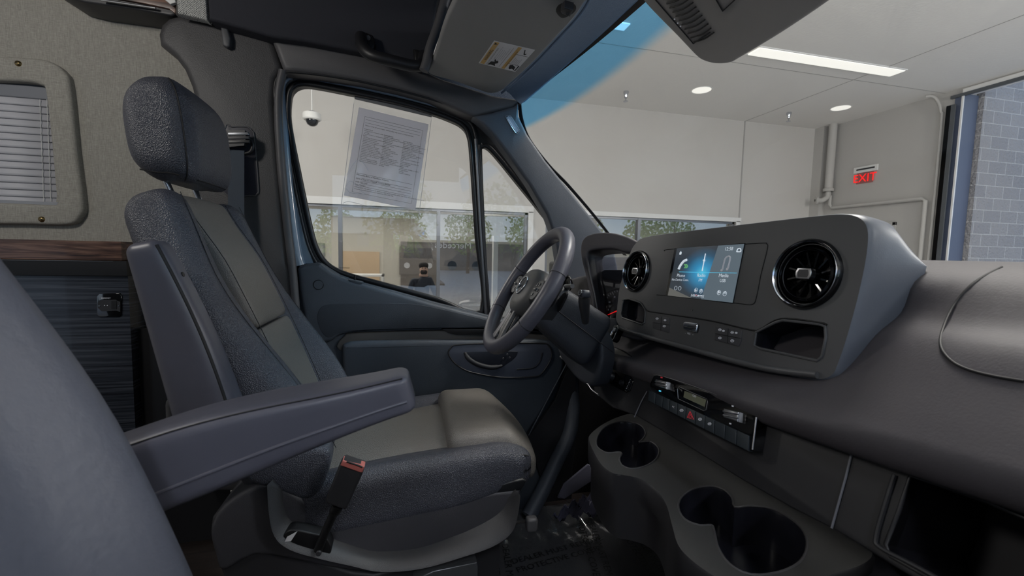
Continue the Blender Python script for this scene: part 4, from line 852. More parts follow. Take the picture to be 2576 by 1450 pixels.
# ================================================================== SEATS
SY = 1.235                                   # centre line of the driver seat
def back_map(spread=1.0):
    B = Vec((-.265, SY, .52)); T = Vec((-.523, SY, 1.160)); up = (T - B).normalized(); fw = Vec((up.z, 0, -up.x)); H = (T - B).length
    return B, up, fw, H
BB, BUP, BFW, BH = back_map()
def back_pt(y, s, v):                        # lateral offset, fraction up the back, forward offset
    return BB + BUP * (s * BH) + BFW * v + Vec((0, y, 0))
def bolster(s): return .125 - .072 * sm(.08, .75, s)
def insert_front(s): return .056 + .008 * sin(pi * min(1, s * 1.15)) - .022 * sm(.7, 1, s)
def build_seat():
    t = thing('driver_seat', 'dark leather driver seat with raised armrest, headrest and seat belt buckle, behind the steering wheel', 'seat', (0, SY, 0.02))
    def f(v):
        s = (v.z / (BH / 2 + .02) + 1) / 2; yy = v.y / .245
        wid = .245 * (1 - .16 * sm(.62, 1.0, s)) * (1 - .04 * (1 - sm(0, .3, s)))
        front = v.x > 0
        e = abs(yy)
        bol = bolster(s) * (sm(.45, .78, e) * (1 - .35 * sm(.82, 1.0, e)))
        base = insert_front(s) - .035
        if front: x = base + (bol - base * 0) * sm(.4, .7, e) * .75 + (.02 if e < .5 else .0) * 0 - .03 * sm(.86, 1, s) * e
        else: x = -.055 - .02 * (1 - s)
        fx = v.x / .07                       # keep the rounded edges of the box
        x = (-.055 - .02 * (1 - s)) * (1 - (fx + 1) / 2) + x * ((fx + 1) / 2) if True else x
        return back_pt(yy * wid, s, x)
    # outer body: fx runs -1 (back face) .. 1 (front face)
    def f2(v):
        s = max(-.02, min(1.03, (v.z / (BH / 2) + 1) / 2)); yy = v.y / .245; e = abs(yy)
        wid = .250 * (1 - .17 * sm(.6, 1.02, s)) * (.96 + .04 * sm(0, .3, s))
        rear = -.052 - .025 * (1 - s)
        frt = insert_front(s) - .022 + max(0, bolster(s) - insert_front(s) + .030) * sm(.50, .72, e)
        fx = (v.x / .07 + 1) / 2
        return back_pt(yy * wid, s, rear + (frt - rear) * fx)
    rbox('backrest', (.07, .245, BH / 2), .055, f2, 'leather', t, mid=(3, 30, 26), e=5)
    # centre insert, upper and lower cushions with the break between them
    def ins(s0, s1):
        def g(v):
            s = s0 + (s1 - s0) * (v.z / .1 + 1) / 2; yy = v.y / .15
            w = .126 - .006 * sm(.55, 1, s)
            fx = v.x / .03
            return back_pt(yy * w, s, insert_front(s) - .010 + .018 * fx + .004 * (1 - yy * yy) * (fx > 0))
        return g
    rbox('backrest_insert', (.03, .15, .1), .016, ins(.50, .985), 'leather_insert_lit', t, mid=(2, 16, 22))
    rbox('backrest_insert', (.03, .15, .1), .016, ins(.02, .493), 'leather_insert_lit', t, mid=(2, 16, 12))
    for sgn in (-1, 1):
        tube('seam', [back_pt(sgn * (.129 - .006 * sm(.55, 1, s)), s, insert_front(s) + .008 + .004 * (1 - s)) for s in [i / 20 * .95 + .03 for i in range(21)]], .0010, 'seam', t, n=6)
        tube('bolster_seam', [back_pt(sgn * .250 * (1 - .17 * sm(.6, 1.02, s)) * .80, s, insert_front(s) - .022 + max(0, bolster(s) - insert_front(s) + .03) * .97 + .001) for s in [i / 24 * .93 + .04 for i in range(25)]], .0008, 'seam', t, n=6)
    # headrest
    hc = Vec((-.522, SY, 1.308)); hu = Vec((-.10, 0, 1)).normalized(); hf = Vec((hu.z, 0, -hu.x))
    def h(v):
        z = v.z / .115; x = v.x / .065; y = v.y / .135
        w = 1 - .16 * sm(.1, 1, z) * z - .05 * sm(.2, 1, -z)
        d = 1.0 - .34 * sm(-.2, 1, z) * max(0, z) ** 1.5 - .10 * sm(.2, 1, -z)
        px = v.x * d * 1.02 - .006 * (1 - y * y) * (x < 0) + .006 * (1 - y * y) * (x > 0)
        pz = v.z - .026 * (x < 0) * 0 + (.026 if x < -2 else 0) - .016 * sm(0, 1, x) * sm(.3, 1, -z) + .012 * sm(0, 1, -x) * sm(.2, 1, -z)
        return hc + hf * px + hu * pz + Vec((0, v.y * w, 0))
    hd = rbox('headrest', (.065, .135, .115), .052, h, 'leather', t, mid=(8, 16, 14), e=6)
    hh = lambda x, y, z: h(Vec((x, y, z)))
    def hseam(pts): tube('headrest_seam', pts, .0016, 'seam', hd, n=6)
    R_ = .052
    def side(y_s, z):      # a ring just where front face meets side
        return h(Vec((.065 - R_ * .28, y_s * (.135 - R_ * .28), z)))
    for ys in (-1, 1):
        pts = []
        for i in range(31):
            zz = (-1 + 2 * i / 30) * .108; az = max(0, abs(zz) - .063); ph = math.asin(min(1, az / .052)); sgz = 1 if zz > 0 else -1
            pts.append(h(Vec((.013 + .0368 * cos(ph), ys * (.083 + .0368 * cos(ph)), zz if az == 0 else sgz * (.063 + .052 * sin(ph))))))
        hseam([p + (p - hc).normalized() * .0005 for p in pts])
    hseam([(lambda p: p + (p - hc).normalized() * .0005)(h(Vec((.013 + .0368, -.083 + .166 * i / 12, -.063 - .0368)))) for i in range(13)])
    hseam([(lambda p: p + (p - hc).normalized() * .0005)(h(Vec((.03 - .075 * i / 12, -.083 - .0368, -.063 - .0368)))) for i in range(13)])
    for sgn in (-1, 1):
        a = Vec((-.535, SY + sgn * .07, 1.215)); b = Vec((-.492, SY + sgn * .07, 1.095))
        tube('headrest_post', [a, a.lerp(b, .5), b], .0065, 'chrome', t, n=14)
        lathe('post_collar', [(0.0, .008), (.012, .008), (.017, .003), (.019, -.006)], Vec((-.500, SY + sgn * .07, 1.126)), BUP, 'black', t, n=20)
    # cushion
    def c(v):
        x = v.x / .27; y = v.y / .25; z = v.z / .062; e = abs(y)
        top = z > 0
        X = .035 + v.x + (.03 * (1 - e * e)) * sm(.4, 1, x)
        wid = .25 * (1 - .05 * sm(.5, 1, x))
        Z = .502 + v.z * (1.08 - .14 * sm(-1, 1, x)) - .034 * (1 - x) / 2 * 1.3
        if top:
            Z += .018 * sm(.60, .86, e) - .004 + .012 * sm(-1, .4, x) - .040 * sm(.55, 1.0, x) ** 2 * (1 - .3 * e)
        else: Z += .02 * sm(.2, 1, x)
        return Vec((X, SY + y * wid, Z))
    rbox('seat_cushion', (.27, .25, .062), .035, c, 'leather', t, mid=(26, 26, 3), e=5)
    def ci(v):
        x = v.x / .165; y = v.y / .15; fx = v.z / .03
        X = -.045 + v.x; Z = .540 + .006 * fx * 2 + .022 * (fx > 0) * (1 - (y * y) ** 2) * 1.0 - .030 * (1 - x) / 2 - .006 * (1 - x * x)
        return Vec((X, SY + y * .168, Z + .004))
    rbox('cushion_insert', (.165, .15, .03), .02, ci, 'leather_insert_lit', t, mid=(18, 18, 2))
    def cr_(v):
        x = v.x / .115; y = v.y / .19; fx = v.z / .04
        X = .218 + v.x + .02 * (1 - y * y) * sm(0, 1, x)
        Z = .548 + v.z + .020 * (fx > 0) * (1 - .5 * y * y) * (1 - max(0, x) ** 2) - .058 * sm(.1, 1, x) ** 1.4
        return Vec((X, SY + y * .192, Z))
    rbox('thigh_support', (.115, .19, .04), .03, cr_, 'leather_insert_lit', t, mid=(14, 18, 3), e=5)
    for sgn in (-1, 1):
        tube('cushion_seam', [Vec((-.20 + .5 * i / 16, SY + sgn * (.235 - .01 * sm(.6, 1, i / 16)), .522 + .046 * sm(0, .75, i / 16) - .022 * sm(.85, 1, i / 16))) for i in range(17)], .0018, 'seam', t, n=6)
    # plastic trims below the cushion
    YS_ = .975
    rim = PL([(874, 1298), (940, 1282), (1080, 1258), (1200, 1236), (1316, 1206), (1314, 1232), (1296, 1242), (1180, 1250), (1000, 1286), (880, 1314)], Y=YS_ + .015)
    plate('cushion_rim', spl(rim, 3), (0, .47, 0), 'rubber', t, bevel=.004)
    so = [(528, 1350), (534, 1316), (560, 1276), (610, 1240), (664, 1218), (700, 1222), (740, 1244), (790, 1270), (840, 1286), (880, 1290), (940, 1283), (1080, 1262), (1200, 1245), (1300, 1234), (1310, 1238), (1309, 1270), (1300, 1320), (1285, 1352), (1250, 1376), (1190, 1398), (1120, 1420), (1040, 1438), (960, 1446), (900, 1440), (820, 1430), (740, 1412), (640, 1400), (560, 1440), (540, 1400)]
    plate('seat_base', spl(PL(so, Y=YS_ + .012), 3), (0, .48, 0), mat('base_plastic', (62, 62, 67), .5, bump=('voronoi', 600, .25, .0009)), t, bevel=.010, seg=4)
    # flared lower lip, lofted along the bottom edge
    lipo = [(672, 1222), (676, 1290), (690, 1350), (728, 1384), (800, 1406), (880, 1424), (960, 1440), (1060, 1432), (1160, 1404), (1240, 1376), (1288, 1340), (1304, 1290), (1309, 1248)]
    ins_ = [(712, 1236), (716, 1270), (726, 1300), (760, 1326), (830, 1350), (890, 1372), (950, 1386), (1050, 1378), (1140, 1348), (1196, 1324), (1240, 1300), (1266, 1278), (1276, 1256)]
    a_, b_ = spl(PL(lipo, Y=YS_ - .030), 4, False), spl(PL(ins_, Y=YS_ + .014), 4, False)
    c_ = spl([p + Vec((0, .06, -.012)) for p in PL(lipo, Y=YS_ - .030)], 4, False)
    d_ = spl([p + Vec((0, .005, .006)) for p in PL(lipo, Y=YS_ - .034)], 4, False)
    loft('base_lip', [[b_[i], b_[i].lerp(d_[i], .5) + Vec((0, .006, 0)), d_[i].lerp(b_[i], .12), a_[i], a_[i].lerp(c_[i], .5), c_[i]] for i in range(len(a_))], mat('lip_plastic', (58, 58, 60), .5, bump=('voronoi', 600, .3, .001)), t, ang=60)
    box('base_pedestal', (-.36, YS_ + .08, .0), (.24, SY + .22, .33), 'dark_plastic', t, bevel=.01)
    # lower skirt to the floor at the rear
    sk = [(528, 1330), (560, 1280), (664, 1222), (680, 1300), (700, 1370), (800, 1410), (940, 1446), (1160, 1412), (1180, 1700), (620, 1700), (560, 1460)]
    plate('base_skirt', spl(PL(sk, Y=YS_ + .018), 3), (0, .30, 0), 'dark_plastic', t, bevel=.01)
    hol_ = spl(PL([(710, 1362), (718, 1342), (740, 1334), (790, 1344), (818, 1352), (833, 1374), (830, 1396), (812, 1405), (770, 1400), (722, 1384)], Y=YS_ - .022), 4)
    pk = plate('buckle_opening', hol_, (0, .03, 0), 'black', t, bevel=.003)
    plate('tag_sticker', PL([(716, 1364), (722, 1352), (748, 1338), (732, 1362)], Y=YS_ - .028), (0, .001, 0), 'label_white', pk)
    # slide rail
    plate('seat_rail', PL([(1040, 1462), (1090, 1438), (1200, 1416), (1203, 1428), (1202, 1480), (1040, 1500)], Y=YS_ - .02), (0, .03, 0), 'aluminium', t, bevel=.003)
    # front adjusting lever
    lv = [P(1300, 1316, Y=1.0), P(1320, 1312, Y=.99), P(1334, 1308, Y=.98)]
    tube('lever_rod', lv, .004, 'satin', t); q = P(1337, 1318, Y=.975)
    rbox('lever_knob', (.014, .012, .017), .007, lambda v: q + v, 'plastic', t, mid=(2, 2, 2))
    # buckle stalk
    ax_ = [P(870, 1185, Y=.93), P(848, 1290, Y=.935), P(820, 1340, Y=.94), P(800, 1390, Y=.95)]
    bk_o = PL([(862, 1160), (868, 1158), (917, 1174), (914, 1190), (872, 1282), (866, 1284), (822, 1270), (818, 1262), (855, 1170)], Y=.915)
    bk = plate('belt_buckle', bk_o, (0, .024, 0), 'dark_plastic', t, bevel=.005, seg=4)
    pb = PL([(862, 1160), (917, 1175), (912, 1190), (905, 1190), (856, 1172)], Y=.9125)
    plate('release_button', pb, (0, .022, 0), 'pink', bk, bevel=.002)
    tube('buckle_slot', PL([(872, 1162), (900, 1171), (912, 1176)], Y=.912), .0016, 'black', bk, n=6)
    tube('buckle_stalk', spl([P(850, 1272, Y=.93), P(836, 1300, Y=.935), P(818, 1340, Y=.938), P(800, 1385, Y=.945)], 5, False), [.012] * 4 + [.009] * 12, 'black', t, n=12)
    lathe('stalk_bolt', [(0, .004), (.005, .004), (.006, 0)], P(802, 1392, Y=.935), (0, -1, 0), 'dark_plastic', t, n=10)
    # raised armrest on the near side
    A0 = P(543, 1080, Y=.945); A1 = P(384, 606, Y=.945); au = (A1 - A0).normalized(); af = Vec((au.z, 0, -au.x)); AL = (A1 - A0).length
    def am(v):
        s = (v.z / (AL / 2) + 1) / 2; w = .034 * (1.55 - .75 * s); y = v.y
        x = v.x / .034 * w * 1.05 + .010 * sin(pi * s) * (v.x > 0)
        return A0 + au * (s * AL) + af * (x - .01 * s) + Vec((0, v.y * (1.15 - .3 * s), 0))
    ar = rbox('armrest', (.034, .034, AL / 2), .020, am, 'leather_smooth', t, mid=(5, 5, 20), e=5)
    tube('armrest_seam', [am(Vec((.034 - .020 * .32, -.034 + .020 * .32, (s * 2 - 1) * AL / 2 * .94))) for s in [i / 20 for i in range(21)]], .003, 'seam', ar, n=8)
    q = am(Vec((.034, -.004, AL / 2 * .62))); lathe('armrest_screw_cap', [(0, .0015), (.0045, .0015), (.005, 0)], q, af, 'black', ar, n=14)
    q = P(500, 1070, Y=.985); rbox('armrest_pivot', (.05, .03, .07), .02, lambda v: q + v, 'dark_plastic', t, mid=(3, 3, 3))
    # pleated side cover between back and cushion
    sc = [(700, 1240), (770, 1262), (800, 1250), (824, 1190), (828, 1140), (790, 1130), (640, 1160), (620, 1210)]
    plate('side_cover', spl(PL(sc, Y=.985), 3), (0, .05, 0), 'leather', t, bevel=.012)
    return t
build_seat()

# passenger seat: backrest at lower left with its lowered armrest
PY = .33
t = thing('passenger_seat', 'blurred near passenger seat with its lowered armrest reaching forward', 'seat', (-.3, PY, 0.02))
def pb_pt(y, s, v):
    B = Vec((-.205, PY, .40)); U_ = Vec((-.46, PY, 1.10)); up = (U_ - B).normalized(); fw = Vec((up.z, 0, -up.x))
    return B + up * (s * .745) + fw * v + Vec((0, y, 0))
def pf(v):
    s = (v.z / .37 + 1) / 2; yy = v.y / .245; e = abs(yy); w = .225 * (1 - .15 * sm(.6, 1, s)); fx = (v.x / .07 + 1) / 2
    rear = -.09; frt = .02 + .05 * sin(pi * s * .9) * .6 + .035 * sm(.4, .85, e) - .02 * sm(.85, 1, e)
    return pb_pt(yy * w, s, rear + (frt - rear) * fx)
rbox('backrest', (.07, .245, .37), .05, pf, mat('leather_near', (92, 94, 104), .45, bump=('noise', 90, .25, .003)), t, mid=(4, 22, 20), e=6)
box('seat_base', (-.3, PY - .2, 0), (.1, PY + .2, .3), 'plastic', t, bevel=.02)
rbox('seat_cushion', (.2, .2, .06), .04, lambda v: Vec((-.02, PY, .38)) + v, 'leather', t, mid=(6, 6, 3))
AY = .60
a0, a1 = P(170, 1235, Y=AY), P(1000, 985, Y=AY)
ad = (a1 - a0).normalized(); an = Vec((-ad.z, 0, ad.x)); AL2 = (a1 - a0).length + .02
def pa(v):
    s = (v.x / (AL2 / 2) + 1) / 2; h_ = .046 * (1 - .42 * sm(.30, 1, s)) * (1.06 - .10 * s)
    z = v.z / .05; y = v.y / .04
    off = -.010 * (1 - s)
    rnd = 0
    return a0 + ad * (s * AL2) + an * (z * h_ + off + .008 * sin(pi * s)) + Vec((0, y * (.042 - .008 * sm(.7, 1, s)) + (.008 * sm(0, 1, -z) * 0), 0))
ar = rbox('armrest', (AL2 / 2, .04, .05), .017, pa, 'leather_smooth', t, mid=(26, 5, 5), e=5)
tube('armrest_ridge', [pa(Vec(((s * 2 - 1) * AL2 / 2 * .955, -.0405, -.013 - .010 * (1 - s)))) for s in [i / 24 for i in range(25)]], .0022, 'leather_smooth', ar, n=8)
tube('armrest_seam', [pa(Vec(((s * 2 - 1) * AL2 / 2 * .965, -.0355, .0455))) for s in [i / 24 for i in range(25)]], .0010, 'seam', ar, n=6)

# ================================================================== DASHBOARD
def lipx(y): return .600 + .02 * (1 - sm(-.1, .5, y))
def dprof(y):  # section of the pad: depth and height at lateral position y
    k = sm(1.12, 1.26, y); x = lipx(y); zt = 1.050 - .15 * k; hb = .045 * sm(.40, .60, y)
    zl = .848 - .103 * y
    return [(x + .30, zl - .03), (x + .05, zl - .024), (x + .014, zl - .022), (x, zl - .010), (x - .001, zl + .015), (x + .014 + hb * .7, zl + .035), (x + .055 + hb, zl + .080), (x + .105 + hb, zl + .135), (x + .155 + hb, zt - .085), (x + .21, zt - .035), (x + .27, zt - .008), (x + .34, zt), (x + .48, zt - .012), (1.22, zt - .07)]
V_, F_ = [], []; ys = [1.66 - 1.78 * i / 60 for i in range(61)]
for y in ys:
    pr = spl([Vec((a, y, b)) for a, b in dprof(y)], 4, False); pr = [Vec((min(p.x, 1.10 - .25 * ((y - .8) / .82) ** 2), p.y, p.z)) for p in pr]; n = len(pr); V_ += pr
F_ = [[i * n + j, i * n + j + 1, (i + 1) * n + j + 1, (i + 1) * n + j] for i in range(60) for j in range(n - 1)]
t = dash = thing('dashboard', 'charcoal moulded dashboard spanning the cab, with airbag cover outline on its right', 'dashboard', (.8, .75, .7))
pad_ = mesh('dash_pad', V_, F_, 'dash', t, solid=.006)
def on(px, py, o=0.002): 
    r = hit(pad_, px, py, o); return r
ab = [on(x, y) for x, y in [(2575, 657), (2520, 672), (2450, 712), (2400, 768), (2372, 828), (2366, 868), (2384, 900), (2424, 926), (2490, 945), (2575, 960)]]
ab = [p for p in ab if p]
if len(ab) > 3: tube('airbag_cover_outline', spl(ab, 5, False), .0018, 'seam', t, n=8)
# lower fascia below the lip
fn = Vec((-1, 0, .34)).normalized(); fp = Vec((.60, .9, .70))
lo = [(1490, 850), (1560, 880), (1640, 930), (1900, 1030), (2140, 1120), (2340, 1180), (2576, 1260), (2700, 1300), (2700, 1520), (2400, 1520), (2110, 1340), (1990, 1278), (1870, 1210), (1740, 1130), (1600, 1046), (1540, 1026), (1496, 990), (1480, 900)]
hole_ = [(2290, 1196), (2260, 1290), (2228, 1370), (2240, 1400), (2330, 1450), (2400, 1500), (2640, 1515), (2640, 1330), (2480, 1262)]
lofp = PPL(lo, fp, fn)
hole3 = PPL(hole_, fp - fn * 0, fn)
plate('lower_fascia', lofp, -fn * .02, mat('fascia', (34, 34, 37), .45, bump=('noise', 500, .1, .0006)), t, holes=[hole3], bevel=.003)
tube('storage_rim', hole3, .0026, 'dark_plastic', t, closed=True)
hb_ = [p - fn * .16 for p in hole3]
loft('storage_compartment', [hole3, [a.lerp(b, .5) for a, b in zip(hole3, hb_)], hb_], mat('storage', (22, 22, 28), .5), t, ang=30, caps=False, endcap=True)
for l in ([(2143, 1140), (2128, 1200), (2092, 1330)], [(1628, 985), (1614, 1010), (1596, 1050)]): tube('fascia_joint', PPL(l, fp + fn * .002, fn), .0016, mat('joint_hi', (110, 112, 120), .4), t, n=8)
tube('fascia_edge', spl(PPL([(2250, 1195), (2226, 1270), (2204, 1350), (2214, 1378), (2300, 1424), (2420, 1490)], fp + fn * .003, fn), 5, False), .003, 'dark_plastic', t, n=8)
# light switch panel left of the climate unit
sp_ = PPL([(1522, 944), (1530, 930), (1544, 925), (1586, 948), (1593, 958), (1584, 984), (1574, 988), (1526, 964)], fp + fn * .003, fn)
s_ = plate('light_switch_panel', sp_, -fn * .006, 'piano', t, bevel=.002)
c = PP(1540, 948, fp + fn * .006, fn); lathe('light_knob', [(0, .014), (.011, .014), (.0135, .010), (.015, 0)], c, fn, 'rubber', s_, n=24)
lathe('dimmer_knob', [(0, .008), (.007, .008), (.0085, 0)], PP(1566, 964, fp + fn * .006, fn), fn, 'rubber', s_, n=20)
for k in range(7): lathe('scale_dot', [(0, .001), (.0006, .001), (.0006, 0)], PP(1586 - k * 1.6, 956 + k * 3.6, fp + fn * .005, fn), fn, 'white_print', s_, n=6)
# start button
lathe_c = P(1544, 840, X=.600)
t2 = thing('start_button', 'black oval start-stop button with chrome rim on the dash left of the console', 'button', lathe_c)
sn = Vec((-1, -.05, .45)).normalized(); su = sn.cross(Vec((0, 0, 1))).normalized(); sv = su.cross(sn).normalized() * -1
sc_ = PP(1544, 838, lathe_c + sn * .004, sn)
ov = [sc_ + su * .0125 * cos(a) + (sv * .0125 * sin(a) + sv * (.012 if sin(a) > 0 else -.012)) for a in [2 * pi * i / 28 for i in range(28)]]
plate('button_plate', ov, -sn * .02, 'piano', t2, bevel=.001); tube('chrome_rim', ov, .0012, 'chrome', t2, closed=True, n=8)
lathe('push_button', [(0, .003), (.009, .003), (.0105, 0)], sc_ + (sv * .010 if sv.z > 0 else -sv * .010), sn, 'black', t2, n=24)
su2 = su if su.y < 0 else -su; sv2 = sv if sv.z > 0 else -sv
text('lettering', [('START', sc_ + sv2 * .0115 + sn * .0035, su2, sv2, .0042, 'CENTER'), ('ENGINE', sc_ + sv2 * .008 + sn * .0035, su2, sv2, .0036, 'CENTER'), ('STOP', sc_ + sv2 * .0045 + sn * .0035, su2, sv2, .0042, 'CENTER')], 'white_print', t2)

# ---- centre console with screen and round vents
cu = Vec((.055, -.66, 0)).normalized(); cvv = Vec((.16, 0, 1)); cvv = (cvv - cu * cvv.dot(cu)).normalized(); cn = cu.cross(cvv).normalized()
if cn.x > 0: cn = -cn
cp = Vec((.640, 1.10, .95))
def C_(l, o=0.0): return PPL(l, cp + cn * o, cn)
def c1_(x, y, o=0.0): return PP(x, y, cp + cn * o, cn)
t = con = thing('infotainment_console', 'charcoal centre console with lit touchscreen between two round air vents', 'console', c1_(1850, 955))
fo = [(1552, 780), (1560, 720), (1584, 640), (1600, 612), (1622, 598), (1700, 586), (1900, 562), (2060, 544), (2120, 540), (2160, 548), (2182, 576), (2180, 640), (2160, 740), (2130, 850), (2106, 920), (2092, 944), (2060, 954), (2000, 946), (1900, 920), (1700, 868), (1590, 836), (1562, 824), (1550, 804)]
fs = spl(C_(fo), 4)
hL = C_([(1566, 764), (1570, 754), (1582, 752), (1612, 762), (1622, 776), (1624, 786), (1622, 812), (1616, 817), (1566, 800), (1562, 790)])
hR = C_([(1902, 836), (1950, 812), (1970, 806), (2060, 816), (2076, 822), (2078, 850), (2068, 898), (2056, 908), (1914, 878), (1898, 870)])
hv = [ell(c1_(px, py), cu, cvv, r_, r_, 40) for px, py, r_ in ((1602, 683, .0515), (2028, 690, .0535))]
plate('fascia', fs, -cn * .02, 'console', t, holes=[hL, hR] + hv, bevel=.0)
def pocket(h, deep, nm):
    bk_ = [p - cn * deep for p in h]
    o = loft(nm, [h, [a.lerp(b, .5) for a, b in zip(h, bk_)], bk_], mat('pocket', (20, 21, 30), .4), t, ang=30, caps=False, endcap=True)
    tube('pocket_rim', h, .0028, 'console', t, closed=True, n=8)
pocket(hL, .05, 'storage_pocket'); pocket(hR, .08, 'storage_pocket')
cen = sum(fs, Vec()) / len(fs)
def ringo(sc, o): return [cen + (p - cen) * sc + o for p in fs]
side_rings = [ringo(1.0, Vec()), ringo(1.010, -cn * .003), ringo(1.018, -cn * .010), ringo(1.023, -cn * .020), ringo(1.025, -cn * .034), ringo(1.024, -cn * .06)]
back = [p + Vec((.13, .0, 0)) for p in ringo(1.0, Vec())]
back = [Vec((p.x, p.y, min(p.z, 1.042))) for p in back]
side_rings.append([a.lerp(b, .45) for a, b in zip(side_rings[-1], back)]); side_rings.append(back)
loft('housing', side_rings, mat('housing', (88, 93, 102), .42, bump=('noise', 400, .1, .001)), t, caps=False, ang=50)
# lower lip line and seam above the switch row
tube('lower_ledge', spl(C_([(1560, 826), (1600, 840), (1700, 868), (1900, 922), (2056, 944)], .004), 6, False), .006, 'console', t, n=10)
tube('fascia_seam', spl(C_([(1566, 756), (1584, 752), (1612, 762), (1628, 782), (1660, 788), (1780, 806), (1886, 830), (1912, 828), (1964, 802), (2060, 812), (2080, 818)], .001), 5, False), .0016, 'black', t, n=8)
# screen
tube('screen_seam', spl(C_([(1672, 632), (1680, 628), (1790, 620), (1912, 612), (1928, 614), (1930, 626), (1914, 690), (1902, 750), (1892, 766), (1860, 764), (1760, 752), (1652, 742)], .0006), 4, False), .0008, 'black', t, n=6)
SC = C_([(1703, 625), (1872, 614), (1843, 762), (1680, 744)], .0022)
scr = plate('screen', C_([(1697, 625), (1874, 612), (1844, 764), (1674, 744)], .0012), -cn * .004, 'piano', t)
# the lit display: own mesh with local origin at its glow
ctr = quad(SC, .5, .5)
me = bpy.data.meshes.new('display'); me.from_pydata([p - ctr for p in SC] + [p - ctr - cn * .0006 for p in SC], [], [(0, 1, 2, 3), (7, 6, 5, 4), (0, 4, 5, 1), (1, 5, 6, 2), (2, 6, 7, 3), (3, 7, 4, 0)]); me.materials.append(M['screen'])
dsp = link('display', me, scr); dsp.location = ctr - ORG[scr.name]; ORG[dsp.name] = ctr
def sq(s, tt, o=.0006): return quad(SC, s, tt) + cn * o
sxu = (SC[1] - SC[0]).normalized(); sxv = (SC[0] - SC[3]).normalized()
wl = mat('screen_white', (225, 232, 240), .5, emit=((225, 235, 245), .55)); dk = mat('screen_shade', (8, 10, 14), .5, emit=((46, 50, 56), .8)); M['wl'] = wl; M['cyan'] = mat('screen_cyan', (60, 170, 210), .5, emit=((90, 200, 235), .8)); M['sred'] = mat('screen_red', (200, 40, 50), .5, emit=((230, 40, 50), .8))
def sp_(name, l, m, o=.0004): plate(name, [sq(s, tt, o) for s, tt in l], -cn * .0002, m, scr)
sp_('display_panel', [(.0, .83), (.42, 1.0), (0, 1.0)], mat('screen_grey', (20, 20, 20), .5, emit=((104, 104, 100), .8)), .0003)
sp_('display_panel', [(.66, .0), (1.0, 0), (1.0, 1.0), (.56, 1.0)], mat('screen_mid', (20, 24, 28), .5, emit=((98, 112, 122), .75)), .0003)
sp_('display_line', [(.12, .492), (.98, .492), (.98, .5), (.12, .5)], M['cyan'])
text('display_lettering', [('Phone', sq(.17, .60), sxu, sxv, .0115, 'CENTER'), ('No Device Conn.', sq(.17, .68), sxu, sxv, .0085, 'CENTER'), ('Radio', sq(.50, .585), sxu, sxv, .0115, 'CENTER'), ('FM', sq(.50, .67), sxu, sxv, .0095, 'CENTER'),
    ('Media', sq(.82, .575), sxu, sxv, .0115, 'CENTER'), ('USB', sq(.82, .66), sxu, sxv, .0095, 'CENTER'), ('12:58', sq(.82, .10), sxu, sxv, .0105, 'CENTER'), ('FAVORITES', sq(.50, .97), sxu, sxv, .0085, 'CENTER')], wl, scr)
def stube(name, l, r, m): tube(name, spl([sq(a, b, .0012) for a, b in l], 4, False), r, m, scr, n=6)
stube('phone_icon', [(.11, .44), (.13, .36), (.17, .28), (.22, .25)], .0030, wl)
for k in range(3): stube('signal_icon', [(.19 + .02 * k, .34 - .0 * k), (.215 + .02 * k, .38), (.20 + .02 * k, .42)], .0006, mat('green_icon', (120, 200, 110), .5, emit=((130, 210, 120), .6)))
stube('tower_icon', [(.50, .14), (.50, .47)], .0012, wl); stube('tower_icon', [(.49, .27), (.51, .27)], .0022, wl)
stube('note_icon', [(.79, .44), (.80, .24), (.86, .22), (.86, .42)], .0018, M['white_print']); 
for s, tt in ((.78, .45), (.85, .43)): lathe('note_icon', [(0, .001), (.003, .001), (.003, 0)], sq(s, tt), cn, 'white_print', scr, n=14)
for s, tt in ((.12, .83), (.19, .83), (.46, .84), (.54, .85), (.80, .85), (.88, .86)): tube('round_icon', ell(sq(s, tt, .0008), sxu, sxv, .0048, .0048, 16), .0004, wl, scr, closed=True, n=5)
for s in (.46, .80): sp_('play_icon', [(s - .012, .815), (s + .016, .842), (s - .012, .87)], wl, .0008)
for s in (.54, .88): stube('round_note_icon', [(s - .006, .87), (s - .004, .83), (s + .012, .82), (s + .01, .86)], .0006, wl)
sp_('home_icon', [(.065, .10), (.085, .065), (.105, .10), (.10, .14), (.07, .14)], wl, .0008)
for k in range(6): sp_('page_dot', [(.44 + .022 * k, .925), (.452 + .022 * k, .925), (.452 + .022 * k, .94), (.44 + .022 * k, .94)], M['sred'] if k in (1, 2) else wl, .0008)
stube('car_icon', [(.93, .13), (.94, .08), (.97, .08), (.98, .13), (.93, .13)], .001, wl)
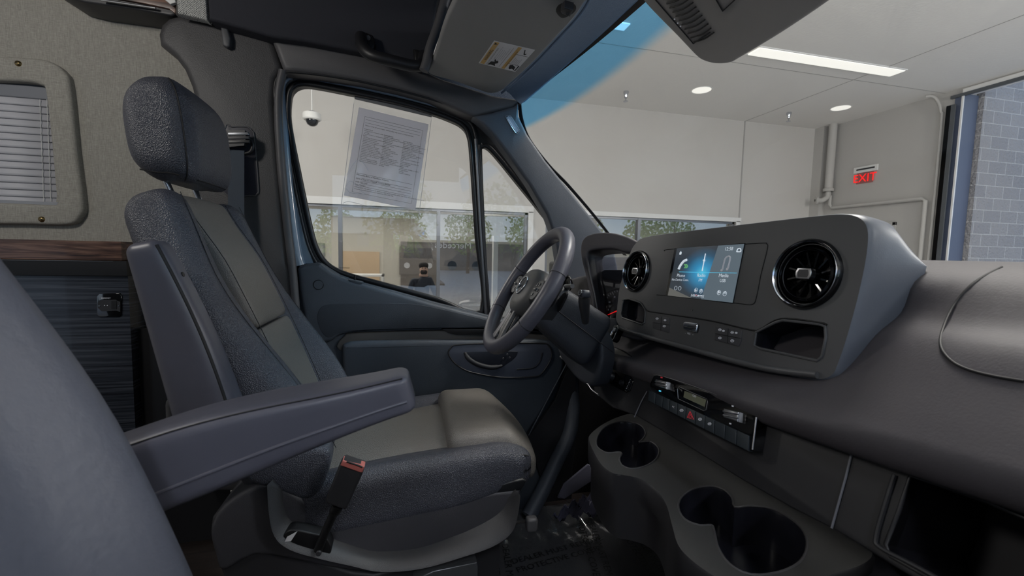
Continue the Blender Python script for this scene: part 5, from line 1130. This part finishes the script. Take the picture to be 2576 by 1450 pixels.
# round vents
def vent(px, py, rad):
    c = c1_(px, py); v = lathe('air_vent', [(rad * 1.10, -.012), (rad * 1.11, .004), (rad * 1.05, .009), (rad * .99, .006), (rad * .93, -.004), (rad * .91, -.03)], c, cn, 'piano', t, n=64)
    lathe('chrome_ring', [(rad * 1.035, .0085), (rad * 1.02, .0105), (rad * .995, .0085)], c, cn, 'chrome', v, n=64)
    lathe('inner_ring', [(rad * .90, -.012), (rad * .86, .002), (rad * .80, .004), (rad * .77, -.002), (rad * .74, -.02)], c, cn, 'piano', v, n=64)
    lathe('inner_chrome', [(rad * .77, .0015), (rad * .765, .0025), (rad * .755, .001)], c, cn, 'satin', v, n=64)
    lathe('vent_throat', [(0, -.034), (rad * .9, -.034), (rad * .92, -.030)], c, cn, 'black', v, n=40)
    for k in range(12):
        a = 2 * pi * k / 12 + .2; d1 = cu * cos(a) + cvv * sin(a); dd = cn.cross(d1)
        p0, p1 = c + d1 * rad * .26 - cn * .010, c + d1 * rad * .72 + dd * rad * .05 - cn * .006
        w_ = dd * .0015; plate('vane', [p0 - w_, p1 - w_, p1 + w_, p0 + w_], -cn * .016, 'piano', v)
    kb = [c + cu * rad * .26 * a + cvv * rad * .17 * b for a, b in ((-1, .3), (-.8, 1), (.8, 1), (1, .3), (1, -.3), (.8, -1), (-.8, -1), (-1, -.3))]
    lathe('hub', [(0, .0), (rad * .2, .0), (rad * .27, -.008), (rad * .28, -.02)], c, cn, 'piano', v, n=32)
    plate('knob', [p + cn * .008 for p in kb], -cn * .012, 'satin', v, bevel=.0012)
    plate('knob_face', [c + (p - c) * .7 + cn * .0086 for p in kb], -cn * .001, 'dark_plastic', v)
vent(1602, 683, .0545); vent(2028, 690, .0570)
lathe('sensor_dot', [(0, .001), (.002, .001), (.002, 0)], c1_(1741, 781, .0005), cn, 'satin', t, n=12)
# switch row
M['switch_dark'] = mat('switch_dark', (66, 66, 69), .45)
def btn(l, m='switch_dark', nm='switch', bev=.0008, d=.002, par=None): return plate(nm, C_(l, d), -cn * .004, m, par or t, bevel=bev)
sb = btn([(1641, 804), (1648, 792), (1684, 800), (1682, 838), (1642, 826)]); tube('switch_line', C_([(1664, 797), (1662, 832)], .0026), .0005, 'black', sb, n=5); tube('switch_line', C_([(1643, 812), (1683, 818)], .0026), .0005, 'black', sb, n=5)
sb2 = btn([(1800, 822), (1866, 832), (1864, 858), (1858, 872), (1798, 856)]); tube('switch_line', C_([(1800, 840), (1864, 852)], .0026), .0005, 'black', sb2, n=5); tube('switch_line', C_([(1832, 827), (1830, 864)], .0026), .0005, 'black', sb2, n=5)
vb = btn([(1718, 812), (1724, 809), (1752, 814), (1754, 818), (1750, 836), (1744, 836), (1718, 828)], 'chrome', 'volume_rocker', .0025, .007)
tube('rocker_line', C_([(1720, 822), (1751, 828)], .0085), .0012, 'dark_plastic', vb, n=6)
text('switch_symbols', [('VOL', c1_(1733, 842, .0016), cu, cvv, .006, 'CENTER'), ('-', c1_(1724, 841, .0016), cu, cvv, .006, 'CENTER'), ('+', c1_(1743, 845, .0016), cu, cvv, .006, 'CENTER')], 'white_print', t)
def icon(px, py, w, m='white_print', par=None, o=.0028, P_=None):
    P_ = P_ or c1_
    l = [(-1, 0), (-.5, .6), (.5, .6), (1, 0), (.5, -.6), (-.5, -.6), (-1, 0)]
    tube('symbol', [P_(px + a * w, py + b * w, o) for a, b in l], .0005, m, par, n=5); tube('symbol', [P_(px - w * .4, py, o), P_(px + w * .5, py, o)], .0006, m, par, n=5)
for a in ((1653, 802, 3.5), (1673, 806, 3), (1671, 821, 3.5)): icon(*a, par=sb)
for a in ((1811, 830, 4), (1820, 833, 3), (1842, 837, 4), (1852, 838, 3), (1811, 851, 4), (1842, 858, 4.5)): icon(*a, par=sb2)

# ---- climate unit
kn = Vec((-1, -.05, .30)).normalized(); kp = Vec((.578, .8, .74))
def K_(l, o=0.0): return PPL(l, kp + kn * o, kn)
def k1(x, y, o=0.0): return PP(x, y, kp + kn * o, kn)
t = clim = thing('climate_control_panel', 'gloss black climate panel with silver toggles and a row of dark switches', 'control panel', k1(1760, 1100))
plate('panel', K_([(1634, 966), (1644, 946), (1652, 943), (1670, 948), (1780, 985), (1896, 1038), (1903, 1052), (1893, 1134), (1868, 1130), (1632, 1010)]), -kn * .03, 'piano', t, bevel=.002)
tube('chrome_edge', K_([(1903, 1050), (1893, 1132)], .001), .0015, 'satin', t, n=8)
tube('panel_rim', spl(K_([(1644, 944), (1670, 948), (1780, 985), (1896, 1038)], .001), 4, False), .0008, 'satin', t, n=6)
xs = [1631, 1649, 1667, 1684, 1704, 1725, 1749, 1773, 1797, 1824, 1853, 1884]
def ytop(x): return 982 + (x - 1631) * .454
def ybot(x): return 1008 + (x - 1631) * .506
for i in range(11):
    a_, b_ = xs[i] + .8, xs[i + 1] - .8
    kb = plate('switch', K_([(a_, ytop(a_)), (b_, ytop(b_)), (b_ - 1.5, ybot(b_)), (a_ - 1.5, ybot(a_))], .003), -kn * .01, mat('switch_face', (36, 44, 50), .5) if i == 0 else M['switch_face'] if 'switch_face' in M else 'dark_plastic', t, bevel=.0012)
    if i == 0: M['switch_face'] = kb.data.materials[0]
    mx_, my = (a_ + b_) / 2, (ytop((a_ + b_) / 2) + ybot((a_ + b_) / 2)) / 2
    if i == 5:
        tr_ = [(mx_ - 1, my - 10), (mx_ + 8, my + 10), (mx_ - 8, my + 5), (mx_ - 1, my - 10)]
        tube('hazard_triangle', K_(tr_, .0038), .0009, 'hazard_red', kb, n=6); tube('hazard_triangle', [k1(mx_ - .6 + (x - mx_) * .45, my + 1 + (y - my) * .45, .0038) for x, y in tr_], .0006, 'hazard_red', kb, n=6)
    elif i in (4, 6, 7): icon(mx_, my - 2, 4.5, 'white_print', kb, .0036, k1)
    elif i == 3: text('symbol', [('AC', k1(mx_, my + 1, .0036), (0, -1, 0), (0, 0, 1), .006, 'CENTER')], 'white_print', kb)
for (x, y, sc2) in ((1662, 966, 1.0), (1838, 1044, 1.35)):
    w_, h2 = 14 * sc2, 13 * sc2
    kb = plate('toggle', K_([(x - w_, y - h2 * .9), (x + w_, y - h2 * .4), (x + w_ * .9, y + h2), (x - w_ * 1.05, y + h2 * .35)], .012), -kn * .014, 'satin', t, bevel=.003)
    for q_ in (-.25, .3): tube('toggle_rib', K_([(x - w_, y + h2 * (q_ - .25)), (x + w_, y + h2 * (q_ + .2))], .0135), .0012, 'chrome', kb, n=6)
dp = plate('display_bezel', K_([(1704, 980), (1708, 974), (1778, 1004), (1780, 1010), (1776, 1032), (1770, 1034), (1706, 1004)], .001), -kn * .004, 'piano', t, bevel=.001)
tube('display_rim', K_([(1704, 980), (1708, 974), (1778, 1004), (1780, 1010), (1776, 1032), (1770, 1034), (1706, 1004)], .0012), .0006, 'satin', dp, closed=True, n=6)
plate('display_window', K_([(1722, 984), (1776, 1006), (1772, 1024), (1719, 1000)], .0018), -kn * .002, mat('lcd', (88, 90, 74), .3, emit=((90, 92, 76), .12)), dp)
text('display_lettering', [('OFF', k1(1747, 1000, .0024), (0, -1, 0), (0, 0, 1), .007, 'CENTER')], 'white_print', dp)
for x, y, m_ in ((1664, 950, 'hazard_red'), (1660, 984, 'cyan'), (1843, 1022, 'white_print'), (1837, 1066, 'white_print')): plate('indicator', K_([(x - 2.5, y - 2), (x + 2.5, y - 1), (x + 2, y + 2.5), (x - 2.5, y + 1.5)], .001), -kn * .0005, m_, t)

# ---- cup holder console
ZS = .525
cupo = [(1482, 1106), (1488, 1090), (1520, 1066), (1560, 1048), (1596, 1042), (1640, 1062), (1740, 1122), (1870, 1204), (1990, 1272), (2100, 1330), (2190, 1384), (2170, 1420), (2080, 1450), (2000, 1500), (1900, 1500), (1800, 1452), (1740, 1410), (1706, 1372), (1690, 1320), (1676, 1270), (1650, 1232), (1612, 1206), (1570, 1196), (1540, 1190), (1512, 1168), (1490, 1130)]
cA = [(1500, 1118), (1504, 1096), (1522, 1074), (1556, 1062), (1592, 1063), (1616, 1074), (1624, 1092), (1616, 1106), (1608, 1113), (1634, 1111), (1652, 1122), (1658, 1138), (1648, 1158), (1622, 1174), (1590, 1180), (1566, 1172), (1558, 1156), (1564, 1142), (1556, 1138), (1530, 1140), (1510, 1132)]
cB = [(1707, 1280), (1712, 1254), (1740, 1232), (1782, 1223), (1820, 1232), (1842, 1254), (1848, 1276), (1884, 1273), (1940, 1280), (1990, 1306), (2022, 1338), (2030, 1376), (2012, 1414), (1960, 1440), (1890, 1446), (1836, 1420), (1806, 1376), (1797, 1336), (1790, 1322), (1760, 1322), (1724, 1308)]
t = thing('cup_holder_console', 'black plastic cup holder tray with two double cup holes under the climate panel', 'cup holder tray', P(1800, 1300, Z=.40))
so_ = spl(PL(cupo, Z=ZS), 4); hA = spl(PL(cA, Z=ZS), 3); hB = spl(PL(cB, Z=ZS), 3)
plate('tray_top', so_, (0, 0, -.004), mat('tray', (78, 78, 77), .5, bump=('voronoi', 700, .2, .0008)), t, holes=[hA, hB])
cc = sum(so_, Vec()) / len(so_)
sk_ = [so_, [p + (p - cc).normalized() * .004 + Vec((0, 0, -.006)) for p in so_], [p + (p - cc).normalized() * .002 + Vec((0, 0, -.055)) for p in so_], [p - (p - cc).normalized() * .012 + Vec((0, 0, -.075)) for p in so_], [p - (p - cc).normalized() * .014 + Vec((0, 0, -.16)) for p in so_]]
loft('tray_skirt', sk_, 'dark_plastic', t, caps=False, ang=60)
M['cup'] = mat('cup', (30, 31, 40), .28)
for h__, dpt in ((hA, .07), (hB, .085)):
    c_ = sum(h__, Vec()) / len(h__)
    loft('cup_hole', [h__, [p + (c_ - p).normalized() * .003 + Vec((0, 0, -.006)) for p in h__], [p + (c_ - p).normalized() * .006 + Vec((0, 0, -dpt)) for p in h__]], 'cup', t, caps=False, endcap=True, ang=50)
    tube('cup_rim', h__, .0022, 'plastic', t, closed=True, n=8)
tag(plate('console_side_ledge', spl([P(x, y, Z=.50) for x, y in ((2000, 1452), (2150, 1380), (2210, 1392), (2290, 1500), (2060, 1560))], 3), (0, 0, -.03), mat('ledge2', (50, 51, 60), .5), bevel=.006), 'slanted dark plastic ledge at the right end of the cup holder tray', 'ledge')

# ================================================================== CLUSTER, COLUMN, WHEEL
t = clu = thing('instrument_cluster', 'instrument cluster under an arched hood with a red-needled dial', 'instrument cluster', P(1530, 800, X=.60))
an_ = Vec((-1, -.68, .18)).normalized(); apt = Vec((.62, 1.25, 1.0))
def A_(l, o=0): return PPL(l, apt + an_ * o, an_)
outer_ = [(1498, 812), (1488, 760), (1474, 700), (1462, 650), (1461, 616), (1472, 596), (1496, 587), (1530, 585), (1566, 592), (1598, 606), (1640, 640), (1640, 840), (1560, 846)]
inner_ = [(1504, 812), (1495, 745), (1483, 690), (1476, 654), (1480, 634), (1500, 628), (1536, 626), (1566, 634), (1596, 654), (1600, 800), (1560, 806)]
ho, hi_ = spl(A_(outer_), 4), spl(A_(inner_), 4)
dpth = -an_ * .10
plate('hood', ho, dpth, M['dash'], t, holes=[hi_], bevel=.006)
hi2 = [p - an_ * .01 for p in hi_]; cq = sum(hi_, Vec()) / len(hi_)
loft('hood_inner', [hi2, [p - an_ * .05 for p in hi_], [p - an_ * .10 for p in hi_]], 'dark_plastic', t, caps=False)
fcp = apt - an_ * .085; 
def D_(x, y, o=0): return PP(x, y, fcp + an_ * o, an_)
plate('gauge_face', [D_(x, y) for x, y in ((1490, 700), (1520, 680), (1640, 680), (1640, 830), (1500, 830))], -an_ * .004, mat('gauge_face', (26, 24, 32), .3), t)
gu = Vec((0, -1, 0)); gu = (gu - an_ * gu.dot(an_)).normalized(); gv = Vec((0, 0, 1)); gv = (gv - an_ * gv.dot(an_)).normalized()
gc = D_(1560, 780, .001); gr_ = (D_(1566, 784) - D_(1566, 732)).length
tube('gauge_ring', ell(gc, gu, gv, gr_ * 1.02, gr_ * 1.02, 48), .001, 'satin', t, closed=True, n=6)
for k in range(33):
    a = R(225 - 270 * k / 32); r0 = gr_ * (.86 if k % 4 else .80); tube('gauge_tick', [gc + gu * cos(a) * r0 + gv * sin(a) * r0 + an_ * .001, gc + gu * cos(a) * gr_ * .94 + gv * sin(a) * gr_ * .94 + an_ * .001], .00045, 'white_print', t, n=4)
text('gauge_numbers', [(str(10 * k), gc + gu * cos(R(225 - 270 * k / 8)) * gr_ * .66 + gv * (sin(R(225 - 270 * k / 8)) * gr_ * .66 - .002) + an_ * .001, gu, gv, .0075, 'CENTER') for k in range(9)], 'white_print', t)
tube('gauge_needle', [gc + an_ * .004, gc + gu * cos(R(212)) * gr_ * .8 + gv * sin(R(212)) * gr_ * .8 + an_ * .004], [.0022, .0008], 'red_print', t, n=6)
lathe('needle_hub', [(0, .006), (.006, .006), (.007, 0)], gc, an_, 'black', t, n=20)
plate('cluster_lens', [D_(x, y, .05) for x, y in ((1496, 648), (1600, 648), (1600, 800), (1516, 800))], an_ * .002, 'lens', t)
tube('lens_trim', A_([(1506, 800), (1496, 740), (1484, 690), (1478, 655)], .002), .0025, 'plastic', t)
plate('lower_cluster_trim', spl(A_([(1490, 806), (1540, 800), (1552, 804), (1550, 824), (1536, 850), (1508, 836), (1494, 822)], .006), 3), -an_ * .03, 'plastic', t, bevel=.004)

WC = Vec((.331, 1.18, .949)); wa = .545; WR = .2045; wr = .0205
wt = Vec((sin(wa), 0, cos(wa))); wsd = Vec((0, -1, 0)); wn = Vec((-cos(wa), 0, sin(wa)))   # top, right of wheel (towards camera), towards driver
# column shroud
t = thing('steering_column', 'dark blue-grey steering column shroud with a gear lever and light stalk', 'steering column', WC - wn * .15)
def cs(x, y, z): return WC + wsd * x + wt * y - wn * z
def shroud(v):
    k = (v.z / .13 + 1) / 2; return cs(v.x * (.85 + .15 * k), v.y * (.85 + .25 * k) - .02 * k - .005, .045 + k * .21)
rbox('shroud', (.072, .075, .13), .03, shroud, 'column', t, mid=(5, 5, 8), e=5)
tube('shroud_seam', [cs(.0735 * (.82 + .35 * k) , -.005 - .02 * k, .05 + .235 * k) for k in [i / 8 for i in range(9)]], .0012, 'seam', t, n=6)
lathe('column_collar', [(.06, .0), (.072, -.01), (.075, -.03), (.07, -.06)], WC - wn * .03 - wt * .01, wn, 'dark_plastic', t, n=40)
g0 = P(1468, 788, X=.52); g1_ = P(1474, 742, X=.49)
tube('gear_lever', spl([P(1473, 812, X=.445), P(1472, 796, X=.44), P(1470, 770, X=.432), P(1470, 744, X=.425)], 5, False), [.0085, .009, .0095, .010, .0105, .011, .0115, .012, .0125, .013, .0135, .014, .0145, .0145, .014, .013], 'dark_plastic', t, n=16)
gl = P(1471, 740, X=.418)
rbox('lever_cap', (.012, .013, .010), .007, lambda v: gl + v, mat('cap', (48, 50, 58), .35), t, mid=(2, 2, 2)); tube('cap_ring', ell(gl + Vec((-.0125, 0, .004)), (0, -1, 0), (.3, 0, 1), .009, .006, 20), .0009, 'satin', t, closed=True, n=6)
for pts, r in (([P(1394, 790, X=.40), P(1408, 768, X=.41), P(1424, 742, X=.415)], [.004, .006, .004]), ([P(1440, 720, X=.43), P(1424, 722, X=.44), P(1400, 760, X=.45)], [.006, .008, .008])):
    tube('stalk', pts, r, 'plastic', t, n=12)
plate('shift_paddle', spl([P(x, y, X=.40) for x, y in ((1392, 788), (1388, 776), (1416, 738), (1424, 742), (1418, 758), (1404, 784))], 3), (.006, 0, .002), 'dark_plastic', t, bevel=.002)
# knee shroud under the column
kn_ = [(1384, 858), (1420, 800), (1500, 790), (1560, 850), (1560, 900), (1530, 980), (1500, 992), (1440, 960), (1404, 912)]
kpp = Vec((.52, 1.2, .8)); knn = Vec((-1, -.25, .1)).normalized()
tag(plate('knee_panel', spl(PPL([(1400, 880), (1430, 845), (1486, 822), (1512, 880), (1502, 950), (1482, 974), (1440, 946)], kpp, knn), 3), -knn * .05, 'column', bevel=.014, seg=4), 'dark blue-grey knee panel below the steering column', 'knee panel')
t = thing('release_lever', 'thin metal bonnet release handle hanging under the knee panel', 'lever', P(1480, 980, X=.52))
tube('rod', spl([P(x, y, X=.52) for x, y in ((1462, 942), (1466, 956), (1480, 968), (1490, 982), (1506, 994))], 4, False), .003, 'satin', t); tube('rod', [P(1410, 898, X=.5), P(1424, 908, X=.5)], .004, 'plastic', t)
# left dash end vent
t = thing('side_air_vent', 'small round air vent at the driver end of the dash behind the wheel', 'air vent', P(1424, 716, X=.56))
q = P(1424, 716, X=.56); lathe('vent_ring', [(.03, 0), (.036, .004), (.034, .008), (.028, .004), (.024, -.01), (0, -.012)], q, (-1, -.4, .1), 'piano', t, n=32); lathe('chrome_ring', [(.0345, .008), (.0325, .0095), (.031, .008)], q, (-1, -.4, .1), 'chrome', t, n=32)
dt = spl([P(x, y, X=.60) for x, y in ((1422, 712), (1440, 700), (1476, 696), (1480, 730), (1490, 790), (1440, 760), (1426, 740))], 3)
tag(plate('dash_end_panel', dt, (.25, .02, 0), 'dash', bevel=.01), 'light charcoal end of the dash between the wheel and cluster hood', 'dash panel')
# wheel
t = whl = thing('steering_wheel', 'black leather steering wheel tilted towards the driver seat', 'steering wheel', WC - wt * WR)
rim_pts = [WC + wsd * cos(a) * (WR - wr) + wt * sin(a) * (WR - wr) for a in [2 * pi * i / 96 for i in range(96)]]
tube('rim', rim_pts, wr, 'leather_smooth', t, closed=True, n=20)
def wp(x, y, z=0.0): return WC + wsd * x + wt * y + wn * z
# hub cover
hubk = 1.12; hub = [(-.075, .028), (-.052, .050), (-.02, .060), (.02, .060), (.052, .050), (.075, .028), (.074, -.008), (.062, -.040), (.034, -.064), (0, -.070), (-.034, -.064), (-.062, -.040), (-.074, -.008)]
hs = spl([Vec((a * hubk, b * hubk, 0)) for a, b in hub], 5)
def hr(k, z): return [wp(p.x * k, p.y * k, z) for p in hs]
hubo = loft('hub_cover', [hr(.92, -.055), hr(1.0, -.03), hr(1.0, -.012), hr(.96, .0), hr(.88, .008), hr(.6, .014), hr(.3, .016), hr(.02, .0165)], 'console', t, ang=180)
tube('badge_ring', ell(wp(0, .004, .0175), wsd, wt, .027, .027, 40), .0022, 'chrome', hubo, closed=True, n=10)
for a in (90, 210, 330):
    a = R(a); dr = Vec((cos(a), sin(a))); pr = Vec((-dr.y, dr.x)); c0 = (0, .004)
    q = [wp(pr.x * .0045, c0[1] + pr.y * .0045, .0165), wp(dr.x * .027, c0[1] + dr.y * .027, .0165), wp(-pr.x * .0045, c0[1] - pr.y * .0045, .0165)]
    q4 = wp(0, .004, .0215); V4 = q + [q4]; mesh('badge_star', V4, [(0, 1, 3), (1, 2, 3), (0, 3, 2), (0, 2, 1)], 'chrome', hubo, smooth=False)
lathe('badge_field', [(0, .001), (.0265, .001), (.027, 0)], wp(0, .004, .0155), wn, 'console', hubo, n=40)
text('lettering', [('AIRBAG', wp(0, -.052, .0145), wsd, wt, .008, 'CENTER')], 'black_print', hubo)
text('emblem', [('v', wp(.040, .040, .0135), wsd, wt, .012, 'CENTER')], 'black_print', hubo)
def spoke(name, pts, w, th, m, z0=-.012):
    rings = []
    for i, (x, y) in enumerate(pts):
        a = Vec(pts[min(i + 1, len(pts) - 1)]) - Vec(pts[max(i - 1, 0)]); nrm = Vec((-a.y, a.x)).normalized(); ww = w[i]
        rings.append([wp(x + nrm.x * ww * s1, y + nrm.y * ww * s1, z0 + th * s2) for s1, s2 in ((-1, -.6), (-1, .3), (-.7, .8), (.7, .8), (1, .3), (1, -.6), (.7, -1), (-.7, -1))])
    return loft(name, rings, m, t, ang=180)
for sgn in (-1, 1):
    spoke('side_spoke', [(sgn * .05, .0), (sgn * .09, .002), (sgn * .13, .008), (sgn * .178, .012)], [.036, .033, .028, .036], .016, 'rubber')
    pc_ = [(.080, .026), (.118, .034), (.130, .022), (.124, -.012), (.108, -.024), (.084, -.018)]
    bp_ = plate('button_pad', spl([wp(sgn * a, b, .006) for a, b in pc_], 3), -wn * .01, 'console', t, bevel=.002)
    for (a, b) in ((.092, .018), (.108, .020), (.118, .004), (.094, -.010)):
        plate('button', [wp(sgn * (a - .005), b - .004, .008), wp(sgn * (a + .005), b - .003, .008), wp(sgn * (a + .005), b + .005, .008), wp(sgn * (a - .005), b + .004, .008)], -wn * .004, 'piano', bp_, bevel=.0006)
    tube('roller', [wp(sgn * .098, .004, .009), wp(sgn * .112, .006, .009)], .0035, 'satin', bp_, n=10)
spoke('lower_spoke', [(0, -.055), (0, -.09), (0, -.13), (0, -.18)], [.034, .034, .036, .050], .012, 'rubber')
for sgn in (-1, 1):
    plate('spoke_trim', spl([wp(sgn * a, b, .004) for a, b in ((.010, -.075), (.026, -.070), (.036, -.13), (.046, -.166), (.034, -.172), (.014, -.168), (.010, -.12))], 3), -wn * .008, 'spoke_satin' if sgn < 0 else 'console', t, bevel=.002)
plate('spoke_slot', spl([wp(a, b, .0035) for a, b in ((-.008, -.085), (.008, -.085), (.012, -.15), (-.012, -.15))], 3), -wn * .004, 'piano', t, bevel=.001)
for s0, s1 in ((-12, 14), (166, 192)):
    pass
for a in (18, 162, -28, 208):
    a = R(a); c_ = wp(cos(a) * (WR - wr), sin(a) * (WR - wr)); d_ = wp(cos(a), sin(a)) - WC; tt_ = wn.cross(d_)
    tube('grip_seam', ell(c_, d_, wn, wr + .0003, wr + .0003, 24), .0008, 'seam', t, closed=True, n=5)

# ================================================================== FOOTWELL AND FLOOR COVER
tag(tube('sill_moulding', spl([P(1436, 880, Y=1.66), P(1440, 980, Y=1.64), P(1436, 1080, Y=1.60), P(1400, 1160, Y=1.55), P(1362, 1240, Y=1.5), P(1330, 1300, Y=1.46)], 6, False), .028, 'plastic_blue', n=16), 'dark rounded door sill moulding curving down beside the footwell', 'moulding')
tag(plate('sill_plate', [P(x, y, Y=1.62) for x, y in ((1404, 1254), (1420, 1220), (1480, 1170), (1500, 1180), (1512, 1196), (1420, 1256))], (0, .01, 0), mat('sill_metal', (120, 120, 138), .5), bevel=.002), 'pale violet-grey sill plate glimpsed below the door moulding', 'sill plate')
struct(plate('trim_5', [(.98, 1.75, 0), (.98, -.1, 0), (.98, -.1, .75), (.98, 1.75, .75)], (.03, 0, 0), 'black'))
struct(plate('trim_6', [(-.1, 1.72, 0), (1.0, 1.72, 0), (1.0, 1.72, .62), (-.1, 1.72, .62)], (0, .03, 0), 'black'))
# floor cover film with wrinkles
t = thing('floor_cover_film', 'clear protective film printed with removal notice covering the dark cab floor mat', 'protective film', (.55, 1.2, .01))
V_, F_ = [], []; nx, ny = 60, 60
for i in range(nx + 1):
    for j in range(ny + 1):
        x = .12 + .84 * i / nx; y = .55 + 1.06 * j / ny
        z = .014 + .0016 * sin(x * 31 + y * 9) * sin(y * 23 - x * 12) + .05 * sm(1.38, 1.56, y) * (1 + .35 * sin(x * 60 + y * 30)) + .02 * sm(.8, .95, x)
        V_.append((x, y, z))
F_ = [[i * (ny + 1) + j, i * (ny + 1) + j + 1, (i + 1) * (ny + 1) + j + 1, (i + 1) * (ny + 1) + j] for i in range(nx) for j in range(ny)]
fm = mesh('film', V_, F_, 'film', t)
tag(box('floor_mat', (.10, .5, 0.0), (.97, 1.64, .009), mat('mat_rubber', (84, 84, 86), .7, bump=('noise', 300, .5, .003)), bevel=.004), 'dark rubber cab floor mat under the clear film', 'floor mat')
def fl(px, py): return P(px, py, Z=.021)
T_ = []
def ft(lines, a, b, size):
    a, b = fl(*a), fl(*b); u = (b - a).normalized(); v = Vec((-u.y, u.x, 0))
    text('lettering', [(s, a - v * size * 1.25 * k, u, v, size, 'LEFT') for k, s in enumerate(lines)], 'black', t)
ft(['DEALER MUST REMOVE', 'PROTECTIVE COVER'], (1290, 1420), (1470, 1372), .034)
ft(['DEALER MUST REMOVE', 'PROTECTIVE COVER'], (1262, 1370), (1272, 1434), .034)
ft(['DEALER MUST REMOVE', 'PROTECTIVE COVER'], (1478, 1310), (1502, 1380), .034)
ft(['DEALER MUST REMOVE', 'PROTECTIVE COVER'], (1590, 1340), (1660, 1440), .034)
# crumpled fold of the film against the sill
V_, F_ = [], []; nx, ny = 26, 12; q0, q1, q2, q3 = P(1385, 1310, Z=.05), P(1560, 1288, Z=.05), P(1528, 1226, Z=.12), P(1430, 1272, Z=.12)
for i in range(nx + 1):
    for j in range(ny + 1):
        p = q0.lerp(q1, i / nx).lerp(q3.lerp(q2, i / nx), j / ny); V_.append(p + Vec((0, 0, .012 * sin(i * 1.1 + j * .9) + .008 * sin(i * 2.3 - j * 1.7) + .006 * random.random())))
F_ = [[i * (ny + 1) + j, i * (ny + 1) + j + 1, (i + 1) * (ny + 1) + j + 1, (i + 1) * (ny + 1) + j] for i in range(nx) for j in range(ny)]
mesh('film_fold', V_, F_, mat('film_fold', (92, 92, 112), .12, coat=.6), t, solid=.001)
t = thing('brake_pedal', 'dark pedal pad in the shadowed driver footwell', 'pedal', (.80, 1.22, .1))
box('pedal_pad', (.78, 1.18, .14), (.80, 1.26, .22), 'rubber', t, bevel=.006); tube('pedal_arm', [(.80, 1.22, .18), (.88, 1.22, .35), (.9, 1.22, .55)], .008, 'dark_plastic', t)
